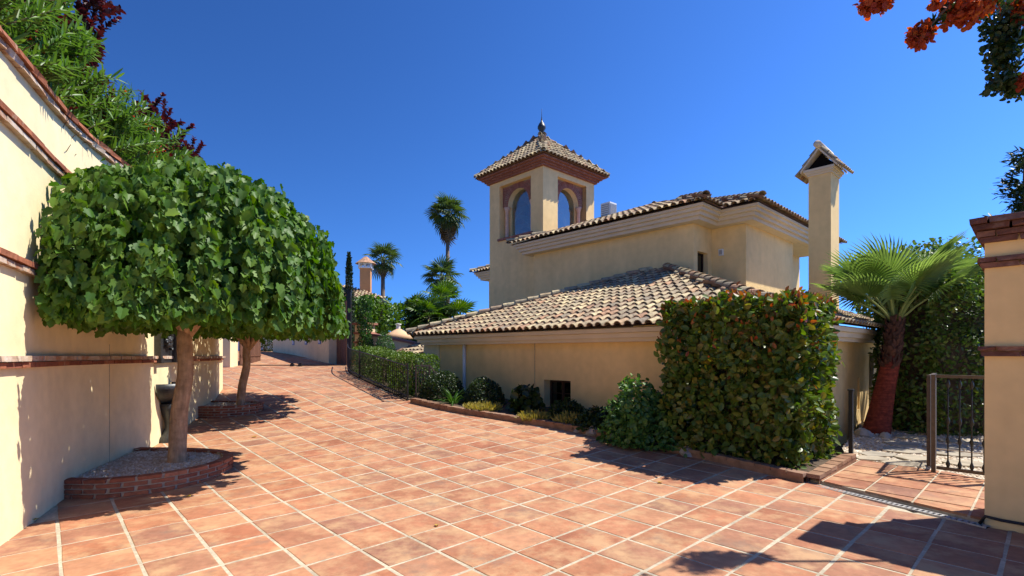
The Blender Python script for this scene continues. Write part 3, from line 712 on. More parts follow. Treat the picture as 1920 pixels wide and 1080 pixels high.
TMB.v = [tuple(v) for v in TG[0]]
def tile_frames(p0, n, length, depth, tan, ze, pitch=.22, expo=.335, h=None, off=-.07):
    n = Vector(n); e = Vector((n.y, -n.x)); p = math.atan(tan); cp, sp = math.cos(p), math.sin(p)
    up = Vector((n.x*cp, n.y*cp, sp)); e3 = Vector((e.x, e.y, 0)); nr = e3.cross(up)
    C, Pn = [], []
    for i in range(int(length/pitch)+1):
        for j in range(int(depth/cp/expo)+2):
            for kind in (0, 1):
                u = (i+(.5 if kind == 0 else 0))*pitch; s = off+j*expo
                if u > length: continue
                c = Vector((p0[0], p0[1], ze))+e3*u+up*s
                mid = c+up*.2
                if h is not None:
                    hv = h(mid.x, mid.y)
                    if hv is None or abs(hv-(mid.z-ze)) > .05: continue
                jx = random.uniform(-.008, .008) if kind == 0 else 0
                o = c+e3*jx+nr*(random.uniform(-.004, .006)+.0)
                M = Matrix(((e3.x, up.x, nr.x, o.x), (e3.y, up.y, nr.y, o.y), (e3.z, up.z, nr.z, o.z), (0, 0, 0, 1))) @ Matrix.Rotation(random.uniform(-.025, .025), 4, 'Z')
                (C if kind == 0 else Pn).append(M)
    return C, Pn
def lay_tiles(roof, C, Pn, own=0, scale=1.0):
    org = Vector(roof.parent.matrix_basis.inverted() @ Vector((0, 0, EYE)))
    C = sorted(C, key=lambda M: (M.translation-org).length)
    S = Matrix.Scale(scale, 4)
    for M in C[:own]:
        o = bpy.data.objects.new('tile', TILE_ME); link(o, roof); o.matrix_basis = M
    rest = MB()
    for M in C[own:]: rest.add([tuple(M @ S @ Vector(v)) for v in TG[0]], TG[1], random.random())
    if rest.v: tag(rest.build('tile_field', m_tile, roof), kind='stuff')
    pans = MB()
    for M in Pn: pans.add([tuple(M @ S @ Vector(v)) for v in PG2[0]], PG2[1], random.random())
    if pans.v: tag(pans.build('channel_tiles', m_pan, roof), kind='stuff')
def ridge(roof, a, b, name='hip_tile', scale=1.25, step=.36):
    a, b = Vector(a), Vector(b); d = (b-a); L = d.length; d.normalize(); x = d.cross(Vector((0, 0, 1))).normalized(); z = x.cross(d)
    k = int(L/step)
    for i in range(k):
        o = a+d*(i*L/k)+z*.0
        M = Matrix(((x.x, d.x, z.x, o.x), (x.y, d.y, z.y, o.y), (x.z, d.z, z.z, o.z), (0, 0, 0, 1))) @ Matrix.Rotation(random.uniform(-.03, .03), 4, 'Z') @ Matrix.Scale(scale, 4)
        q = bpy.data.objects.new(name, TILE_ME); link(q, roof); q.matrix_basis = M
bpy.context.view_layer.update()
T1 = .37; ZE1 = 2.10
def deck(name, polys, ze, mat=m_pan):
    mb = MB()
    for poly in polys: mb.add([(p[0], p[1], p[2]) for p in poly], [tuple(range(len(poly)))])
    return mb.build(name, mat, HOUSE)
E = lambda B, A, k: (B-HB, A-HA, ZE1-.02+T1*k)
LR = deck('lower_roof', [[E(7.94, 12.9, 0), E(7.94, 2.44, 0), E(13.17, 7.67, 5.23)], [E(7.94, 2.44, 0), E(17.3, 2.44, 0), E(17.3, 7.67, 5.23), E(13.17, 7.67, 5.23)],
    [E(13.17, 7.67, 5.23), E(17.3, 7.67, 5.23), E(17.3, 12.9, 0), E(7.94, 12.9, 0)]], ZE1)
def hl(x, y):
    B, A = x+HB, y+HA
    if B > 12.85 and A > 6.55: return None
    if B > 13.9 and A > 5.6: return None
    if B < 7.85 or A < 2.3 or A > 13: return T1*min(B-7.94, A-2.44, 12.9-A)
    return T1*min(B-7.94, A-2.44, 12.9-A)
C1, P1 = tile_frames(h2(7.94, 12.9), (1, 0), 10.46, 5.3, T1, ZE1, h=hl)
C2, P2 = tile_frames(h2(7.94, 2.44), (0, 1), 9.36, 4.2, T1, ZE1, h=hl)
C3, P3 = tile_frames(h2(17.3, 12.9), (0, -1), 9.36, .9, T1, ZE1, h=lambda x, y: T1*min(x+HB-7.94, 12.9-y-HA))
front = [M for M in C1 if M.translation.y+HA > 3.3]; other = [M for M in C1 if M.translation.y+HA <= 3.3]
front.sort(key=lambda M: (Vector((M.translation.x+HB, M.translation.y+HA, 0))).length)
lay_tiles(LR, front[:265], [], 265); lay_tiles(LR, front[265:]+other+C2+C3, P1+P2+P3)
ridge(LR, (*h2(7.86, 12.98), ZE1+.06), (*h2(12.95, 7.9), ZE1+.05+T1*5.0))
ridge(LR, (*h2(7.86, 2.36), ZE1+.06), (*h2(13.1, 7.6), ZE1+.05+T1*5.2))
# upper roof
ZE2 = 5.49; T2 = .37
def hu(x, y):
    B, A = x+HB, y+HA
    if 13.25 < B < 16.35 and A > 12.55: return None
    if A > 13.45: return None
    a = min(B-12.29, A-5.99, 13.3-A); b = min(B-13.35, A-5.03, 13.3-A)
    return T2*max(a, b)
mb = MB(); s = .15; idx = {}
def uv_(i, j):
    if (i, j) not in idx:
        x, y = 12.32+i*s-HB, 5.06+j*s-HA; B, A = x+HB, y+HA
        hv = T2*max(min(B-12.29, A-5.99, 13.3-A), min(B-13.35, A-5.03, 13.3-A)); idx[(i, j)] = len(mb.v); mb.v.append((x, y, ZE2-.02+hv)); mb.r.append(0)
    return idx[(i, j)]
for i in range(58):
    for j in range(55):
        B, A = 12.32+(i+.5)*s, 5.06+(j+.5)*s
        if max(min(B-12.29, A-5.99, 13.3-A), min(B-13.35, A-5.03, 13.3-A)) > 0:
            mb.f.append((uv_(i, j), uv_(i+1, j), uv_(i+1, j+1), uv_(i, j+1))); mb.m.append(0)
UR = mb.build('upper_roof', m_pan, HOUSE)
C, Pn = [], []
for a in (tile_frames(h2(12.29, 13.3), (1, 0), 7.31, 4, T2, ZE2, h=hu), tile_frames(h2(12.29, 5.99), (0, 1), 1.2, 4, T2, ZE2, h=hu, off=-.07),
          tile_frames(h2(13.35, 5.99), (1, 0), .96, 4, T2, ZE2, h=hu), tile_frames(h2(13.35, 5.03), (0, 1), 7.6, 4.3, T2, ZE2, h=hu)):
    C += a[0]; Pn += a[1]
lay_tiles(UR, C, Pn)
ridge(UR, (*h2(12.22, 5.92), ZE2+.06), (*h2(13.9, 7.6), ZE2+.06+T2*1.62)); ridge(UR, (*h2(13.28, 4.96), ZE2+.06), (*h2(17.48, 9.16), ZE2+.06+T2*4.13))
ridge(UR, (*h2(12.22, 13.37), ZE2+.06), (*h2(13.2, 12.4), ZE2+.06+T2*.9)); ridge(UR, (*h2(15.9, 9.64), ZE2+.03+T2*3.6), (*h2(20.5, 9.3), ZE2+.03+T2*3.9))
# rear roof stub past the tower
mb = MB(); mb.add([(*h2(15.3, 15.5), ZE2), (*h2(15.3, 19.3), ZE2), (*h2(17.2, 17.4), ZE2+.7), (*h2(17.2, 15.5), ZE2+.7), (*h2(20.9, 19.3), ZE2), (*h2(20.9, 17.4), ZE2+.7)], [(0, 3, 2, 1), (1, 2, 5, 4)])
RR = mb.build('rear_roof', m_pan, HOUSE)
C, Pn = tile_frames(h2(15.3, 19.3), (1, 0), 3.7, 1.9, .37, ZE2, h=lambda x, y: .37*min(x+HB-15.3, 19.3-y-HA)); lay_tiles(RR, C, Pn)
ridge(RR, (*h2(15.25, 19.35), ZE2+.05), (*h2(17.2, 17.4), ZE2+.75))
# --- tower
TX0, TX1, TY0, TY1 = 13.3, 16.3, 12.6, 15.6
ZS, ZT, ZC = 6.08, 8.2, 7.38
mb = MB(); PFS = []
ops = [(.60, 2.37), (.80, 2.50), (.62, 2.38), (.62, 2.38)]
cor = [(TX0, TY1), (TX0, TY0), (TX1, TY0), (TX1, TY1), (TX0, TY1)]
for k in range(4):
    PFS.append(wall_face(mb, h2(*cor[k]), h2(*cor[k+1]), 1.8 if k != 3 else -.3, 8.50, [(*ops[k], ZS, ZT, .5)], .5))
mb.add([(*h2(x, y), 5.9) for x, y in ((TX0, TY0), (TX1, TY0), (TX1, TY1), (TX0, TY1))], [(0, 1, 2, 3)])
TOW = mb.build('tower', m_house, HOUSE)
for k in range(4):
    P = PFS[k]; u0, u1 = ops[k]; um = (u0+u1)/2; ra = .60
    bw, jb, ins = MB(), MB(), MB()
    w0, w1 = .20, .46
    hw = (u1-u0)/2; top = ZT-ZC; ca = math.atan2(top, hw)
    angs = sorted(set([math.pi*q/24 for q in range(25)]+[ca, math.pi-ca]))
    def edge(a):
        c, s_ = math.cos(a), math.sin(a); t = min(hw/abs(c) if abs(c) > 1e-6 else 9, top/s_ if s_ > 1e-6 else 9); return (um-c*t, ZC+s_*t)
    for q in range(len(angs)-1):
        a, b = angs[q], angs[q+1]; ia, ib = (um-ra*math.cos(a), ZC+ra*math.sin(a)), (um-ra*math.cos(b), ZC+ra*math.sin(b)); ea, eb = edge(a), edge(b)
        bw.add([P(ia[0], w0, ia[1]), P(ib[0], w0, ib[1]), P(eb[0], w0, eb[1]), P(ea[0], w0, ea[1])], [(0, 1, 2, 3)])
        ins.add([P(ia[0], w0, ia[1]), P(ib[0], w0, ib[1]), P(ib[0], w1, ib[1]), P(ia[0], w1, ia[1])], [(3, 2, 1, 0)])
        ins.add([P(ia[0], w1, ia[1]), P(ib[0], w1, ib[1]), P(eb[0], w1, eb[1]), P(ea[0], w1, ea[1])], [(3, 2, 1, 0)])
    bw.build('spandrel', m_mortar, TOW); ins.build('arch_soffit', m_render, TOW)
    bk = MB()
    def blk(c, ax, dims, rnd):
        ex = Vector((*[P(1, 0, 0)[i]-P(0, 0, 0)[i] for i in range(2)], 0)); ez = Vector((0, 0, 1)); a1 = ex*ax[0]+ez*ax[1]; a2 = ex*(-ax[1])+ez*ax[0]; a3 = a1.cross(a2)
        o = P(c[0], w0, c[1]); M = Matrix(((a1.x, a2.x, a3.x, o[0]), (a1.y, a2.y, a3.y, o[1]), (a1.z, a2.z, a3.z, o[2]), (0, 0, 0, 1))); bk.boxm(M, dims, rnd)
    nv = 33
    for q in range(nv):
        a = math.pi*(q+.5)/nv; c = (um-(ra+.125)*math.cos(a), ZC+(ra+.125)*math.sin(a)); blk(c, (-math.cos(a), math.sin(a)), (.25, .045, .05), random.random())
    for row in range(int(top/.052)):
        z = ZC+.026+row*.052; u = u0+(.0 if row % 2 else -.09)
        while u < u1:
            a0, a1_ = max(u, u0+.004), min(u+.18, u1-.004)
            rr = (ra+.262); dz = z-ZC
            if abs(dz) < rr:
                cut = math.sqrt(rr*rr-dz*dz)
                if a0 < um: a1_ = min(a1_, um-cut) if a1_ <= um+cut or True and a0 < um-cut else a0
                if a0 >= um-cut and a0 < um+cut: a0 = um+cut
            if a1_-a0 > .02: blk(((a0+a1_)/2, z), (1, 0), (a1_-a0-.008, .042, .04), random.random())
            u += .19
    tag(bk.build('arch_brickwork', m_toweb, TOW), kind='stuff')
    for sgn in (-1, 1):
        a, b = (u0, um-ra) if sgn < 0 else (um+ra, u1)
        vs = [P(a, .36, ZS), P(b, .36, ZS), P(b, .36, ZC), P(a, .36, ZC), P(a, .46, ZS), P(b, .46, ZS), P(b, .46, ZC), P(a, .46, ZC)]
        jb.add(vs, [(0, 1, 2, 3), (1, 5, 6, 2), (4, 0, 3, 7), (5, 4, 7, 6), (3, 2, 6, 7)])
        cu = u0+.17 if sgn < 0 else u1-.17; c = P(cu, .26, ZS); cl = MB()
        cl.lathe([(.0, 0), (.115, 0), (.115, .06), (.085, .09), (.078, .12), (.072, 1.12), (.085, 1.14), (.085, 1.17), (.115, 1.22), (.12, 1.30), (0, 1.30)], c, 14); cl.build('column', m_column, TOW, True)
    jb.build('jamb', m_house, TOW)
    gl = MB(); pts = [P(um-ra, .43, ZS), P(um+ra, .43, ZS)]+[P(um+ra*math.cos(math.pi*q/16), .43, ZC+ra*math.sin(math.pi*q/16)) for q in range(17)]
    gl.add(pts, [tuple(range(len(pts)))]); gl.build('pane', m_glass, TOW)
    sb = MB(); x0 = u0-.06
    while x0 < u1+.05:
        b = [P(x0, -.07, ZS-.06), P(x0+.1, -.07, ZS-.06), P(x0+.1, .36, ZS-.06), P(x0, .36, ZS-.06)]; t = [(p[0], p[1], ZS+.02) for p in b]
        sb.add(b+t, [(0, 3, 2, 1), (4, 5, 6, 7), (0, 1, 5, 4), (1, 2, 6, 5), (2, 3, 7, 6), (3, 0, 4, 7)], random.random()); x0 += .108
    tag(sb.build('sill_bricks', m_toweb, TOW), kind='stuff')
ring = [h2(TX0, TY1), h2(TX0, TY0), h2(TX1, TY0), h2(TX1, TY1)]
mb = MB(); extrude(mb, ring, [(0, 8.40), (.08, 8.40), (.08, 8.46), (.15, 8.47), (.15, 8.53), (.23, 8.54), (.23, 8.60), (.32, 8.61), (.32, 8.67), (-.2, 8.67)], True); mb.build('brick_cornice', m_toweb, TOW)
mb = MB()
for k in range(4):
    a, b = Vector(ring[k]), Vector(ring[(k+1) % 4]); d = (b-a).normalized(); o = Vector((d.y, -d.x)); L_ = (b-a).length
    for row, (ou, z) in enumerate(((.085, 8.43), (.155, 8.50), (.235, 8.57), (.325, 8.64))):
        n_ = int((L_+2*ou)/.12)
        for q in range(n_):
            p = a-d*ou+d*((q+.5)*(L_+2*ou)/n_)+o*(ou-.03)
            M = mat_xy(p, d, z); 
            if row == 1: M = M @ Matrix.Rotation(R(45), 4, 'Z')
            mb.boxm(M, (.105, .10, .055), random.random())
tag(mb.build('corbel_bricks', m_toweb, TOW), kind='stuff')
ZE3 = 8.70; T3 = math.tan(R(40.5)); cx, cy = (TX0+TX1)/2, (TY0+TY1)/2; hw3 = 1.5+.42
cs = [(*h2(cx-hw3, cy-hw3), ZE3), (*h2(cx+hw3, cy-hw3), ZE3), (*h2(cx+hw3, cy+hw3), ZE3), (*h2(cx-hw3, cy+hw3), ZE3)]; ap = (*h2(cx, cy), ZE3+T3*hw3)
mb = MB(); mb.add(cs+[ap], [(0, 1, 4), (1, 2, 4), (2, 3, 4), (3, 0, 4), (3, 2, 1, 0)]); TR = mb.build('tower_roof', m_pan, HOUSE)
ht = lambda x, y: T3*min(x+HB-cx+hw3, cx+hw3-x-HB, y+HA-cy+hw3, cy+hw3-y-HA)
C, Pn = [], []
for p0, n_ in (((cx-hw3, cy+hw3), (1, 0)), ((cx-hw3, cy-hw3), (0, 1)), ((cx+hw3, cy-hw3), (-1, 0)), ((cx+hw3, cy+hw3), (0, -1))):
    a = tile_frames(h2(*p0), n_, 2*hw3, hw3, T3, ZE3, h=ht, pitch=.2, expo=.30); C += a[0]; Pn += a[1]
lay_tiles(TR, C, Pn)
for c in cs: ridge(TR, (c[0], c[1], c[2]+.03), (ap[0], ap[1], ap[2]+.03), scale=1.05, step=.3)
mb = MB(); mb.lathe([(.16, -.1), (.18, 0), (.10, .08), (.06, .14), (.07, .2), (.17, .36), (.17, .42), (.10, .56), (.05, .62), (.03, .7), (.012, .85), (.006, 1.15), (0, 1.16)], (ap[0], ap[1], ap[2]), 12); mb.build('finial', m_cast, TR, True)
# --- chimney
CB, CA = 14.0, 3.63; cw, cd = .69, .49
mb = MB(); mb.box(H(CB, CA, 2.2), H(CB+cw, CA+cd, 5.98)); CH = mb.build('chimney', m_house, HOUSE)
mb = MB()
for o, z0, z1 in ((.03, 5.98, 6.03), (.06, 6.03, 6.08), (.09, 6.08, 6.14)): mb.box(H(CB-o, CA-o, z0), H(CB+cw+o, CA+cd+o, z1))
mb.build('chimney_cornice', m_mould, CH)
ym = CA+cd/2; zr = 6.64; hw = .40; zl = 6.14
for sg in (-1, 1):
    mb = MB(); a = (ym, zr); b = (ym+sg*hw, zl); th = .06
    vs = []
    for X in (CB-.10, CB+cw+.10):
        for (y, z) in (a, b, (b[0], b[1]-th), (a[0], a[1]-th)): vs.append(H(X, y, z))
    mb.add(vs, [(0, 1, 2, 3), (7, 6, 5, 4), (0, 4, 5, 1), (1, 5, 6, 2), (2, 6, 7, 3), (3, 7, 4, 0)]); mb.build('cap_slab', m_mould, CH)
C = []
for p0, n_ in (((CB-.12, ym-hw-.05), (0, 1)), ((CB+cw+.12, ym+hw+.05), (0, -1))):
    a = tile_frames(h2(*p0), n_, cw+.24, .40, 1.25, zl-.06, pitch=.15, expo=.27); C += a[0]+[]
lay_tiles(CH, [M for M in C if M.translation.z < 6.5], [], 0, .8)
mb = MB(); mb.tube([H(CB-.2, ym, zr+.05), H(CB+cw+.2, ym, zr+.05)], .085, 12); mb.build('cap_ridge', m_mould, CH, True)
mb = MB(); mb.add([H(CB+.12, ym-.36, 6.15), H(CB+.12, ym+.36, 6.15), H(CB+.12, ym, 6.52), H(CB+cw-.1, ym-.36, 6.15), H(CB+cw-.1, ym+.36, 6.15), H(CB+cw-.1, ym, 6.52)], [(0, 1, 2), (5, 4, 3), (0, 2, 5, 3), (1, 4, 5, 2)]); mb.build('cap_dark_fill', m_black, CH)  # solid soot-black wedge painted in for the dark inside the open cap
# air conditioner on the roof
AC = empty('air_conditioner', tuple(l2w(14.75, 10.75, 6.35)), TH, 'white air conditioning unit on the roof beside the tower', 'air conditioner')
mb = MB(); mb.box((-.2, -.2, .05), (.2, .2, .55)); mb.build('casing', m_white, AC)
mb = MB()
for q in range(6): mb.box((-.215, -.17, .10+q*.07), (-.2, .17, .135+q*.07), 0); mb.box((-.18+q*.065, -.215, .1), (-.145+q*.065, -.2, .5), 0)
tag(mb.build('grille', m_galv, AC), kind='stuff')
mb = MB(); mb.box((-.2, -.2, -.25), (-.15, .2, .05)); mb.box((.15, -.2, -.25), (.2, .2, .05)); mb.build('stand', m_galv, AC)
# ================================================================== PLANTERS AND PRUNED TREES
def planter(pts, loc, label, ztop, courses=4):
    path = Path(pts, 10); o = empty('brick_planter', loc, 0, label, 'planter', 'brick planters along the garden wall'); org = np.array(loc[:2]); z0 = loc[2]
    h = (ztop-z0)/courses
    core = MB(); ns = 60
    for side, wd in ((1, .10),):
        vs = []
        for k in range(ns+1):
            t = path.L*k/ns; p = path.at(t)-org; tn = path.tan(t); nr = np.array([tn[1], -tn[0]])
            vs += [(*(p+nr*.045), -.35), (*(p+nr*.045), ztop-z0-.008), (*(p-nr*.055), ztop-z0-.008), (*(p-nr*.055), -.35)]
        core.add(vs, [(k*4+q, k*4+4+q, k*4+5+q, k*4+1+q) for k in range(ns) for q in range(3)])
    core.build('mortar_core', m_mortar, o)
    for c in range(-1, courses):
        n_ = int(path.L/.235); ln = path.L/n_
        for k in range(n_+1):
            t = (k+(.5 if c % 2 else 0))*ln
            if t > path.L: continue
            p = path.at(t)-org; tn = path.tan(t)
            brick(o, mat_xy(p, tn, (c+.5)*h), (ln-.02, .115+random.uniform(-.006, .006), h-.014), m_brick)
    mb = MB(); vs = [(*(path.at(path.L*k/ns)-org), ztop-z0-.045) for k in range(ns+1)]; mb.add(vs, [tuple(range(ns+1))]); mb.build('gravel_bed', m_gravel, o)
    poly = [tuple(path.at(path.L*k/ns)) for k in range(ns+1)]; a = np.array(poly); n_ = 2600
    P = np.stack([RNG.uniform(a[:, 0].min(), a[:, 0].max(), n_), RNG.uniform(a[:, 1].min(), a[:, 1].max(), n_), np.full(n_, ztop-z0-.045)], 1)
    P = P[[inside((p[0], p[1]), poly) for p in P]]; n_ = len(P); P[:, 0] -= org[0]; P[:, 1] -= org[1]; az = RNG.uniform(0, 6.28, n_)
    leaves('pebbles', P, np.stack([np.cos(az), np.sin(az), 0*az], 1), np.tile([0, 0, 1.0], (n_, 1)), RNG.uniform(.02, .04, n_), T_PEB, m_pebble, o)
    return o
planter([(-4.90,5.50),(-4.45,5.52),(-4.02,5.78),(-3.78,6.22),(-3.80,6.70),(-4.12,7.06),(-4.70,7.24),(-5.45,7.28)], (-4.4, 6.4, 0), 'larger lens-shaped brick planter with pebbles at the near tree', .215)
planter([(-6.40,10.25),(-6.0,10.22),(-5.62,10.42),(-5.45,10.75),(-5.60,11.10),(-6.0,11.28),(-6.85,11.38)], (-5.9, 10.8, ZD(10.8)-.03), 'smaller round brick planter under the farther leaning tree', ZD(10.6)+.20)
def wall_side(P):      # >0 on the drive side of the garden wall
    yy = P[:, 1]; xx = np.interp(yy, LW.p[:, 1], LW.p[:, 0]); return P[:, 0]-xx
def mulberry(loc, top, cz, rx, ry, rot, h, n, label, own, size=.125, cxy=None):
    o = empty('pruned_tree', loc, 0, label, 'tree', 'dome-pruned trees in planters'); L3 = np.array(loc)
    mb = MB(); b = Vector((0, 0, -.25)); t = Vector(top)
    N_ = 14
    pts = [b.lerp(t, k/(N_-1))+Vector((.02*math.sin(k*.9), .015*math.cos(k*1.3), 0)) for k in range(N_)]
    r0 = .098 if own else .082
    mb.tube(pts, [r0*(1.12-.25*k/(N_-1))+.012*max(0, 1-k/2.0) for k in range(N_)], 16, wob=.035); mb.build('trunk', m_bark, o, True)
    lb = MB()
    for k in range(9):
        a = k*.7+.2; rr = .75*rx
        lb.tube([t-Vector((0, 0, .15)), t+Vector((.35*rr*math.cos(a), .35*rr*math.sin(a), .55)), t+Vector((.8*rr*math.cos(a), .8*rr*math.sin(a), .75*h*RNG.uniform(.6, 1)))], [.05, .035, .015], 7)
    lb.build('limbs', m_bark, o, True)
    cxy = np.array(cxy if cxy is not None else top[:2])
    m = int(n*1.7); d = rdir(m); d[:, 2] = np.abs(d[:, 2]); k_skirt = RNG.random(m) < .30
    d[k_skirt, 2] *= .25; d = nrm(d)
    r = 1-.48*RNG.random(m)**1.7+np.where(RNG.random(m) < .06, .05*RNG.random(m), 0); lm = lump(d*1.0, .022, 8.0, seed=5)*lump(d*1.0, .02, 3.0, seed=8)
    pw = (np.abs(d[:, :2])**2).sum(1)**(1.35)+np.abs(d[:, 2])**2.7; d2 = d/(pw**(1/2.7))[:, None]
    P = d2*(r*lm)[:, None]*np.array([rx, ry, h]); c, s = math.cos(rot), math.sin(rot); Q = np.array([[c, -s, 0], [s, c, 0], [0, 0, 1]])
    P = P@Q.T; dn = nrm((d/np.array([rx, ry, h]))@Q.T)
    P[:, 2] += cz-loc[2] - np.abs(RNG.normal(size=m))*.05*(P[:, 2] < .3) + .06
    P[:, :2] += cxy
    # floor of the crown
    f = int(n*.16); rr = np.sqrt(RNG.random(f)); aa = RNG.uniform(0, 6.283, f)
    F = np.stack([rr*np.cos(aa)*rx*.97, rr*np.sin(aa)*ry*.97, np.zeros(f)], 1)@Q.T; F[:, 2] += cz-loc[2]+RNG.uniform(-.02, .25, f); F[:, :2] += cxy
    P = np.concatenate([P, F]); dn = np.concatenate([dn, np.tile([0, 0, -1.0], (f, 1))+RNG.normal(size=(f, 3))*.5])
    rr_ = np.concatenate([r, np.zeros(f)])
    ok = (wall_side(P+L3) > .10) & ((hollow(P, 20, 5) > -.45) | (rr_ < .84))
    P = P[ok]; dn = dn[ok]; P = P[:n]; dn = dn[:n] if len(dn) > n else dn; k = len(P)
    Nn = nrm(dn+RNG.normal(size=(k, 3))*.62); D = dn*.22+RNG.normal(size=(k, 3))*.40; D[:, 2] -= 1.05
    cr = leaves('crown', P, D, Nn, size*RNG.uniform(.65, 1.25, k), T_LOBE, l_mulb, o, .88, own=own, eye=tuple(-L3+np.array([0, 0, EYE])))
    tw = MB(); g = random.Random(4)
    for i in range(70):
        j = g.randrange(k); p = Vector(P[j]); q = p+Vector((g.uniform(-.1, .1), g.uniform(-.1, .1), -g.uniform(.2, .5))); q.z = max(q.z, cz-loc[2]+.1); p.z = max(p.z, q.z); tw.tube([t.lerp(p, .5)+Vector((0, 0, .2)), p, q], [.008, .005, .003], 4, False)
    tag(tw.build('twigs', m_twig, o), kind='stuff')
    return o
mulberry((-4.40,6.52,0), (.17,.02,1.95), 1.94, 1.78, 1.72, 0, 1.80, 30000, 'near tree with broad leaves pruned to a low dome in front of the wall', 300, .10, cxy=(.38, -.15))
mulberry((-5.90,10.8,ZD(10.8)-.02), (.17,.1,1.50), 1.96, 2.02, 1.95, 0, 2.05, 13500, 'farther pruned tree half hidden behind the near dome', 0, .105, cxy=(.3, -.1))
# wall fountain
yF = 8.35; tF = float(np.interp(yF, LW.p[:, 1], LW.s)); pF = LW.at(tF); tn = LW.tan(tF)
FT = empty('wall_fountain', (pF[0], pF[1], ZD(yF)), math.atan2(tn[1], tn[0]), 'dark cast metal wall fountain behind the near tree trunk', 'fountain')
zb = ZD(yF)      # local: x along the wall away from the camera, -y out of the wall
mb = MB(); mb.box((-.38, -.05, 1.30), (.38, .0, 2.15)); mb.build('back_plate', m_cast, FT)
for x in (-.34, .34):
    mb = MB(); mb.box((x-.06, -.11, 1.30), (x+.06, -.05, 1.38)); mb.box((x-.04, -.095, 1.38), (x+.04, -.05, 2.02)); mb.box((x-.06, -.11, 2.02), (x+.06, -.05, 2.1)); mb.build('pilaster', m_cast, FT)
mb = MB(); g = random.Random(9)
for i in range(26):
    a = g.uniform(0, 6.28); rr = g.uniform(0, .24); c = (rr*math.cos(a), -.05, 1.70+rr*1.2*math.sin(a)); q = g.uniform(.03, .07)
    mb.tube([(c[0], -.03, c[2]), (c[0]+g.uniform(-.03, .03), -.09, c[2]+g.uniform(-.03, .03)), (c[0]+g.uniform(-.05, .05), -.11, c[2]+g.uniform(-.06, .02))], [q, q*.8, q*.25], 7)
mb.build('relief', m_cast, FT, True)
mb = MB(); mb.lathe([(.0, .62), (.14, .64), (.30, .76), (.36, .86), (.37, .96), (.34, .96), (.30, .86), (0, .82)], (0, -.02, 0), 20, math.pi, 2*math.pi); mb.build('basin', m_cast, FT, True)
mb = MB(); mb.lathe([(.20, -.1), (.20, .05), (.14, .1), (.09, .22), (.10, .35), (.15, .5), (.19, .62), (0, .64)], (0, -.12, 0), 16); mb.build('pedestal', m_cast, FT, True)
# shrubs on the bank above the wall
def shoots(name, loc, label, bases, L, per, size, tmpl, mat, cat, wide=1.0, up=.7, flowers=0, side=None, twigmat=m_twig, curve=.25):
    o = empty(name, loc, 0, label, cat); C, D, Nn = [], [], []; tw = MB(); fl = []
    for b in bases:
        a = RNG.uniform(0, 6.283); out = np.array([math.cos(a), math.sin(a), 0])*RNG.uniform(.25, .9)
        if side is not None: out = out+np.array(side)*.6
        d = nrm((out+np.array([0, 0, up]))[None])[0]; l = L*RNG.uniform(.7, 1.2); p = np.array(b, float); pts = [p.copy()]
        K = 5
        for k in range(K):
            d = nrm((d+np.array([0, 0, -curve*.25])+RNG.normal(size=3)*.06)[None])[0]; p = p+d*l/K; pts.append(p.copy())
        pts = np.array(pts); tw.tube([tuple(q) for q in pts], [.007*(1-.12*k) for k in range(K+1)], 4, False)
        for i in range(per):
            t = (.12+.88*i/per)*K; k = min(int(t), K-1); q = pts[k]+(pts[k+1]-pts[k])*(t-k); dd = pts[k+1]-pts[k]; dd = dd/np.linalg.norm(dd)
            ang = i*2.4; u = np.cross(dd, [.3, .2, .9]); u = u/np.linalg.norm(u); v = np.cross(dd, u); rad = u*math.cos(ang)+v*math.sin(ang)
            D.append(rad*.85+dd*.75+RNG.normal(size=3)*.12); Nn.append(np.array([0, 0, 1.0])-rad*.3+dd*.6+RNG.normal(size=3)*.15); C.append(q)
        if flowers and RNG.random() < flowers: fl.append(pts[-1])
    C, D, Nn = np.array(C), np.array(D), np.array(Nn)
    Wp = C+np.array(loc); yt = np.array([lw_top(y) for y in Wp[:, 1]]); ok = ~((wall_side(Wp) > -.22) & (Wp[:, 2] < yt+.22)); C, D, Nn = C[ok], D[ok], Nn[ok]
    leaves('foliage', C, D, Nn, size*RNG.uniform(.7, 1.2, len(C)), tmpl, mat, o, wide)
    tag(tw.build('stems', twigmat, o), kind='stuff')
    if fl:
        F = np.repeat(np.array(fl), 14, 0)+RNG.normal(size=(14*len(fl), 3))*.035; leaves('blossom', F, rdir(len(F)), rdir(len(F)), .04, T_SMALL, l_flow, o, 1.3)
    return o
def behind(y, off, z):  # point behind the garden wall
    t = float(np.interp(y, LW.p[:, 1], LW.s)); p = LW.at(t); tn = LW.tan(t); return np.array([p[0]-tn[1]*off, p[1]+tn[0]*off, z])
def clump(y0, y1, o0, o1, z0, z1, n): return [behind(RNG.uniform(y0, y1), RNG.uniform(o0, o1), RNG.uniform(z0, z1)) for _ in range(n)]
def rel(bs, loc): return [b-np.array(loc) for b in bs]
for (y0, y1, z1, nn_, lab, fl) in ((3.4,5.5,5.75,400,'oleander shrub with long bright green leaves at the upper left corner',0.0),(5.5,7.8,5.25,450,'oleander shrub with a few red flowers leaning over the wall above the near tree',.05),(7.8,10.6,5.4,480,'oleander shrub with red flowers just above the tree dome',.06)):
    loc = tuple(behind((y0+y1)/2, .7, 3.7)); bs_ = clump(y0, y1, .15, 1.3, 3.5, z1, nn_); bs_ = [b for b in bs_ if b[2] < z1-.25*abs(np.sin(b[1]*2.1))]
    shoots('oleander_shrub', loc, lab, rel(bs_, loc), .5, 28, .17, T_LONG, l_olea, 'shrub', 1.1, .75, fl, side=(.8, -.1, 0))
